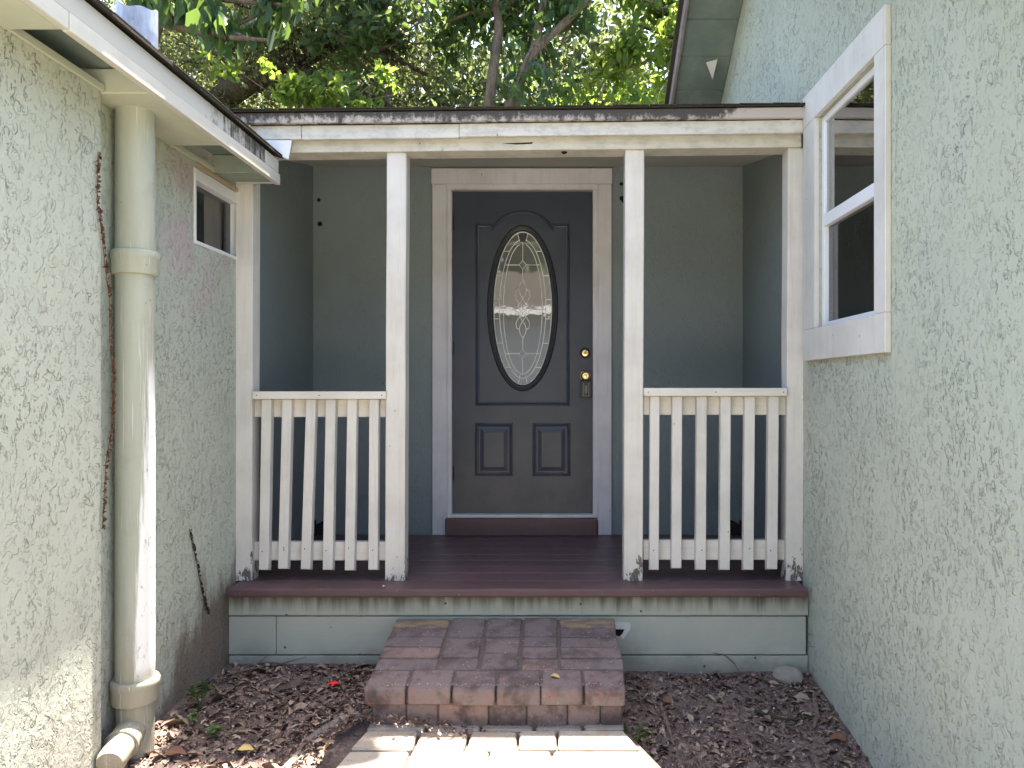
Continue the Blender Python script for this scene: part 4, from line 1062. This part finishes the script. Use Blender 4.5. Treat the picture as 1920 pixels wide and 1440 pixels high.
def lone_leaf(name, m, label, cat, c, L, Wd, yaw, N=(0.1, -.3, 1), group=None):
    N_ = Vector(N).normalized(); D = Vector((math.cos(yaw), math.sin(yaw), 0)); D = (D - N_ * D.dot(N_)).normalized()
    me = leaves(name, m, np.array([c[:]]), np.array([D[:]]), np.array([N_[:]]), np.array([L]), np.array([Wd]), .3, .2)
    return tag(link(name, me), label, cat, group)
lone_leaf('fallen_leaf', 'yellow_leaf', 'small yellow leaf lying on the front row of the brick step', 'leaf', Vector((PX(1040, 2.99), 2.99, stepz(2.99) + .008)), .045, .02, 2.9)
lone_leaf('fallen_leaf', 'orange_leaf', 'large curled orange brown leaf at the foot of the right wall', 'leaf', gp(1570, 1385, .02), .075, .04, 3.0)
lone_leaf('fallen_leaf', 'orange_leaf', 'broad brown leaf lying on soil right of the drainpipe base', 'leaf', gp(330, 1412, .02), .075, .042, .3)
lone_leaf('fallen_leaf', 'yellow_leaf', 'tan leaf in front of the drainpipe near the path edge', 'leaf', gp(462, 1405, .02), .06, .03, .2)
lone_leaf('fallen_leaf', 'white_petal', 'pale bleached leaf just below the capped pipe outlet', 'leaf', gp(228, 1418, .025), .065, .03, .6)
lone_leaf('fallen_leaf', 'yellow_leaf', 'crumpled tan leaf on the deck edge beside the left middle post', 'leaf', Vector((PX(720, 3.5), 3.5, ZD + .006)), .02, .012, .6)
ro = thing('red_flower', 'fallen bright red flower on the soil left of the step', 'flower', gp(625, 1284, .02)); q = gp(625, 1284, .022)
for k in range(5):
    a = k * 1.256; c = q + Vector((.014 * math.cos(a), .014 * math.sin(a), .004))
    me = leaves('petal', 'red_petal', np.array([c[:]]), np.array([[math.cos(a), math.sin(a), .25]]), np.array([[0, 0, 1.]]), np.array([.026]), np.array([.018]), .25, .1)
    link('petal', me, ro)
def weed(label, base, h, nst, nl):
    t = thing('weed', label, 'plant', base, 'green weeds by the left wall'); stm = MB(); Cs = []; Ds = []; Ls = []
    for k in range(nst):
        a = random.uniform(0, 6.28); tip = base + Vector((math.cos(a) * h * .5, math.sin(a) * h * .5, h * random.uniform(.6, 1)))
        mid = (base + tip) / 2 + Vector((0, 0, h * .15)); stm.tube([base, mid, tip], [.002, .0016, .0008], 5)
        for j in range(nl):
            u = random.uniform(.35, 1); c = base.lerp(mid, u * 2) if u < .5 else mid.lerp(tip, u * 2 - 1); b = random.uniform(0, 6.28)
            d = Vector((math.cos(b), math.sin(b), random.uniform(-.2, .5))).normalized(); Cs.append((c + d * .012)[:]); Ds.append(d[:]); Ls.append(random.uniform(.018, .034))
    stm.build('stem', 'weed', t, smooth=True)
    n = len(Cs); N_ = rand_unit(n); N_[:, 2] = np.abs(N_[:, 2]) + 1; N_ /= np.linalg.norm(N_, axis=1, keepdims=True)
    o = link('leaf', leaves('leaf', 'weed', np.array(Cs), np.array(Ds), N_, np.array(Ls), np.array(Ls) * .5), t); o['kind'] = 'stuff'
weed('taller yellow green weed at the foot of the left wall', gp(378, 1330, 0), .11, 6, 10)
weed('small low weed nearer the drainpipe', gp(368, 1365, 0), .05, 3, 6)
weed('low green seedling near the middle of the left bed', gp(400, 1385, 0), .05, 4, 6)
weed('green weed tucked against the right foot of the brick step', Vector((.315, 2.93, gz(.31, 2.93))), .10, 5, 6)

def wall_vine(label, pts, m, n, s, r, x):
    t = thing('dried_vine', label, 'vine', pts[-1])
    MB().tube(pts, [r * .5] * len(pts), 5).build('stem', m, t, smooth=True)
    Cs, Ds, Ls = [], [], []
    for k in range(n):
        u = random.random() * (len(pts) - 1); i = int(u); c = pts[i].lerp(pts[min(i + 1, len(pts) - 1)], u - i)
        a = random.uniform(0, 6.28); d = Vector((random.uniform(0, .5), math.cos(a), math.sin(a))).normalized()
        Cs.append((c + Vector((.004, 0, 0)) + d * s * .3)[:]); Ds.append(d[:]); Ls.append(random.uniform(.6, 1.3) * s)
    N_ = np.tile(np.array([[1., 0, 0]]), (n, 1)) + RNG.normal(0, .4, (n, 3)); N_ /= np.linalg.norm(N_, axis=1, keepdims=True)
    o = link('tendril', leaves('tendril', m, np.array(Cs), np.array(Ds), N_, np.array(Ls), np.array(Ls) * .4, .3, .4), t); o['kind'] = 'stuff'
def wx(px, py, X):
    Y = X * F / (px - CX); return Vector((X, Y, PZ(py, Y)))
wall_vine('rust brown dried vine clinging to the wall corner beside the drainpipe', [wx(a, b, XN + .003) for a, b in ((184, 285), (183, 330), (182, 380), (190, 430), (197, 500), (205, 560), (206, 640), (212, 700), (211, 760), (208, 810), (198, 870), (195, 940), (192, 990))], 'dead_vine', 210, .017, .0025, XN)
wall_vine('short dark dead vine on the left wall near the porch', [wx(a, b, XW + .003) for a, b in ((355, 992), (362, 1025), (370, 1060), (377, 1100), (384, 1130), (390, 1148))], 'dark_vine', 90, .016, .003, XW)

# ------------------------------------------------------------------ trees
def tree(name, label, base, trunk, tr, limbs, m, bk, nclump, nleaf, lsize, spread, group='trees behind the house', droop=.3, wide=.5, sub=3, lr=.06):
    """trunk: list of points; limbs: list of (polyline, radius); clumps of leaves hang round the ends and along the limbs"""
    t = thing(name, label, 'tree', base, group)
    MB().tube(trunk, [tr * (1 - .55 * k / (len(trunk) - 1)) for k in range(len(trunk))], 10).build('trunk', bk, t, smooth=True)
    cent = []
    for (pl, r) in limbs:
        pl = [Vector(q) for q in pl]
        o = MB().tube(pl, [r * (1 - .7 * k / (len(pl) - 1)) for k in range(len(pl))], 8)
        for k in range(sub):
            i = random.randrange(max(1, len(pl) - 1)); q = pl[i].lerp(pl[i + 1], random.random()) if len(pl) > 1 else pl[0]
            d = Vector((random.gauss(0, 1), random.gauss(0, 1), random.gauss(.1, .7))).normalized() * random.uniform(.5, 1.4) * spread
            mid = q + d * .5 + Vector((0, 0, .1 * spread)); e = q + d
            o.tube([q, mid, e], [r * .35, r * .22, r * .08], 6)
            for _ in range(nclump): cent.append(mid.lerp(e, random.uniform(-.2, 1.15)) + Vector((random.gauss(0, .16), random.gauss(0, .16), random.gauss(0, .16))) * spread)
        o.build('branch', bk, t, smooth=True)
    cent = np.array([c[:] for c in cent]); nc = len(cent)
    k = RNG.integers(0, nc, nleaf); C_ = cent[k] + RNG.normal(0, .17 * spread, (nleaf, 3)) * np.array([1, 1, .75])
    D = rand_unit(nleaf) + np.array([0, 0, -droop * 2]); D /= np.linalg.norm(D, axis=1, keepdims=True)
    N_ = rand_unit(nleaf) + np.array([0, 0, .8]); N_ -= D * (N_ * D).sum(1, keepdims=True); N_ /= np.linalg.norm(N_, axis=1, keepdims=True) + 1e-9
    L = lsize * RNG.uniform(.55, 1.3, nleaf)
    o = link('crown', leaves('crown', m, C_, D, N_, L, L * wide), t); o['kind'] = 'stuff'
    return t
def limb(a, b, n=4, wob=.15):
    a, b = Vector(a), Vector(b); L = (b - a).length
    return [a.lerp(b, k / n) + (Vector((random.gauss(0, 1), random.gauss(0, 1), random.gauss(0, 1))) * wob * L / n if 0 < k < n else Vector()) for k in range(n + 1)]
# big dark leaning oak at left
tk = [Vector((-6.6, 12.2, -.1)), Vector((-6.2, 12.0, 2.5)), P(390, 205, 11.5), P(465, 150, 11.2), P(560, 108, 11.0), P(640, 62, 11.0), P(720, -60, 11.2), P(820, -260, 11.5)]
lm = [([P(480, 140, 11.2), P(560, 60, 11.5), P(640, -60, 11.8)], .10), ([P(530, 118, 11), P(600, 150, 10.6), P(700, 185, 10.3), P(760, 215, 10.0)], .09), ([P(640, 62, 11), P(700, 90, 10.6), P(800, 140, 10.2)], .08), ([P(440, 168, 11.3), P(380, 60, 11.8), P(330, -80, 12)], .11), ([P(560, 108, 11), P(480, 20, 10.5), P(430, -120, 10)], .09)]
lm += [(limb(P(600, 80, 11), P(600 + 260 * math.cos(a), -150 + 200 * math.sin(a), 11 + 1.5 * math.sin(a * 2.3))), .08) for a in np.linspace(0, 6.0, 9)]
lm += [(limb(P(420, 180, 11.4), P(300 + 80 * k, 160 - 90 * (k % 3), 12.5 - .3 * k)), .06) for k in range(5)]
tree('oak_tree', 'large oak with thick dark leaning limb and fine olive leaves at left', tk[0], tk, .26, lm, 'leaf_oak', 'bark_dark', 7, 34000, .07, 1.0, sub=5)
# broad-leaved tree hanging in from the left
b0 = Vector((-5.6, 9.4, -.1)); tk = [b0, Vector((-5.4, 9.3, 2.2)), Vector((-5.0, 9.1, 4.4)), Vector((-4.8, 9.0, 6.6))]
lm = [([Vector((-5.0, 9.1, 4.4)), P(250, 40, 8.2), P(330, 50, 7.6), P(420, 70, 7.2), P(500, 75, 7.0)], .05), ([Vector((-4.9, 9.0, 5.2)), P(320, -20, 8), P(420, 0, 7.4), P(540, 10, 7.0)], .05), ([Vector((-4.8, 9.0, 6.2)), P(380, -150, 8), P(500, -150, 7.4), P(600, -120, 7)], .05), ([Vector((-4.8, 9.0, 6.4)), P(180, -300, 8), P(250, -400, 7.5)], .05)]
lm.append(([Vector((-4.8, 9.0, 6.2)), Vector((-3.2, 7.4, 7.0)), Vector((-1.5, 5.4, 6.8)), Vector((-.8, 4.45, 6.4)), Vector((-.32, 4.35, 6.3))], .045))  # added bough above the view, carrying the leaves that shade the bed
bt = tree('broadleaf_tree', 'tree with large drooping dark green leaves hanging beside the vent pipe', b0, tk, .13, lm, 'leaf_broad', 'bark_pale', 5, 1000, .22, .55, droop=.9, wide=.55, sub=5)
# unseen leaf box added on its long bough to shade the left bed
n = 1100; C_ = np.stack([RNG.uniform(-.74, -.27, n), RNG.uniform(4.18, 4.50, n), RNG.normal(6.3, .08, n)], 1)
n = len(C_); D = rand_unit(n); N_ = rand_unit(n) + np.array([0, 0, 1.]); N_ -= D * (N_ * D).sum(1, keepdims=True); N_ /= np.linalg.norm(N_, axis=1, keepdims=True); L = RNG.uniform(.08, .15, n); 
o = link('shading_foliage', leaves('shading_foliage', 'leaf_broad', C_, D, N_, L, L * .55), bt); o['kind'] = 'stuff'
# slim trunk left of the middle
b0 = P(760, 800, 10.4); b0.z = -.1; tk = [b0, P(748, 400, 10.4), P(730, 205, 10.4), P(705, 110, 10.4), P(678, 40, 10.4), P(650, -60, 10.5), P(600, -250, 10.6)]
lm = [(limb(P(700, 100, 10.4), P(620 + 70 * k, 60 - 120 * (k % 3), 9.6 + .3 * k)), .03) for k in range(5)] + [(limb(P(640, -80, 10.5), P(480 + 120 * k, -260 - 60 * (k % 2), 10.4)), .04) for k in range(4)]
tree('slim_tree', 'slim tree with thin bare leaning trunk left of the twin stems', b0, tk, .055, lm, 'leaf_mid', 'bark_pale', 5, 3200, .13, .65, sub=4)
# twin-stemmed tree in the middle
b0 = P(930, 800, 9.4); b0.z = -.1; tk = [b0, P(925, 400, 9.4), P(917, 205, 9.4), P(922, 150, 9.4), P(935, 60, 9.5), P(930, -30, 9.7), P(915, -200, 10)]
lm = [([b0, P(945, 400, 9.4), P(955, 205, 9.4), P(975, 150, 9.4), P(1003, 92, 9.4), P(1040, 60, 9.5), P(1095, 8, 9.6), P(1160, -80, 9.6)], .105), ([P(1003, 92, 9.4), P(1012, 40, 9.5), P(1030, -60, 9.7), P(1040, -200, 10)], .07)]
lm += [(limb(P(935, 20, 9.6), P(760 + 85 * k, 60 - 120 * (k % 3), 10.0 + .35 * (k % 4))), .03) for k in range(6)] + [(limb(P(1030, -20, 9.6), P(850 + 110 * k, -160 - 70 * (k % 2), 9.8 + .3 * k)), .04) for k in range(5)]
tree('twin_tree', 'green tree with two pale stems forking above the middle of the roof', b0, tk, .09, lm, 'leaf_broad', 'bark_pale', 5, 4200, .15, .75, droop=.5, sub=4)
# bright backlit tree at right
b0 = Vector((2.9, 12.2, -.1)); tk = [b0, Vector((2.7, 12.0, 3)), P(1310, 80, 11.6), P(1290, -80, 11.4), P(1260, -300, 11.2)]
lm = [(limb(P(1300, 60, 11.5), P(1120 + 26 * k, 190 - 65 * (k % 4), 9.9 + .3 * (k % 3))), .035) for k in range(7)] + [(limb(P(1280, -120, 11.3), P(1040 + 80 * k, -180 - 50 * (k % 3), 10.4)), .05) for k in range(5)]
tree('sunlit_tree', 'bright backlit leafy tree with sky gaps beside the right gable', b0, tk, .15, lm, 'leaf_bright', 'bark_pale', 5, 5200, .15, .70, sub=4)
# a low bright sapling rising over the porch roof
b0 = Vector((-2.9, 9.6, -.1)); tk = [b0, Vector((-2.9, 9.6, 2.4)), P(620, 215, 9.5), P(615, 150, 9.4)]
lm = [(limb(P(618, 205, 9.5), P(470 + 60 * k, 150 + 25 * (k % 2), 9.2 + .2 * (k % 3))), .018) for k in range(6)]
tree('sapling', 'low sunlit yellow green sapling just above the porch roof', b0, tk, .04, lm, 'leaf_bright', 'bark_pale', 4, 900, .13, .40, sub=3)
# woods further back read as one mass
def woods(name, label, n, x0, x1, y0, y1, z0, z1, ls, m):
    nc = max(20, n // 110); c = np.stack([RNG.uniform(x0, x1, nc), RNG.uniform(y0, y1, nc), RNG.uniform(z0, z1, nc)], 1)
    k = RNG.integers(0, nc, n); C_ = c[k] + RNG.normal(0, .55, (n, 3)); D = rand_unit(n) + np.array([0, 0, -.5]); D /= np.linalg.norm(D, axis=1, keepdims=True)
    N_ = rand_unit(n) + np.array([0, 0, .7]); N_ -= D * (N_ * D).sum(1, keepdims=True); N_ /= np.linalg.norm(N_, axis=1, keepdims=True) + 1e-9
    L = ls * RNG.uniform(.5, 1.3, n)
    tag(link(name, leaves(name, m, C_, D, N_, L, L * .5)), label, 'woods', kind='stuff')
woods('woodland', 'mass of olive green woodland foliage filling the gaps behind the trees', 72000, -13, 2.2, 14, 18, 2.5, 9.5, .20, 'leaf_wood')
woods('street_woods', 'trees across the road, seen mirrored in the window glass', 50000, -24, 24, -34, -27, 2.0, 13, .5, 'leaf_mid')
nh = thing('house', 'grey house across the road, seen mirrored in the door glass', 'house', (-1, -21, -.1))
M['grey_siding'] = soffit_paint('grey_siding', (.24, .24, .245), (.31, .31, .315)); M['tan_brick'] = soffit_paint('tan_brick', (.36, .28, .22), (.45, .36, .29))
box('wall', 'grey_siding', nh, -10, 8, -24, -18, 1.2, 4.1); box('plinth', 'tan_brick', nh, -10.05, 8.05, -24.05, -17.95, -.2, 1.199)
MB().prism([(-10.7, -17.3, 4.0), (-10.7, -24.7, 4.0), (-10.7, -21, 6.0)], (19.4, 0, 0)).build('roof', 'shingle', nh)
box('fascia_board', 'fascia_paint', nh, -10.7, 8.7, -17.298, -17.26, 3.9, 4.15)
for x in (-7.5, -4.5, 3.5, 6.0):
    w = box('window', 'vinyl', nh, x - .6, x + .6, -17.998, -17.93, 1.6, 3.0); box('pane', 'moulding_paint', w, x - .52, x + .52, -17.929, -17.92, 1.68, 2.92)
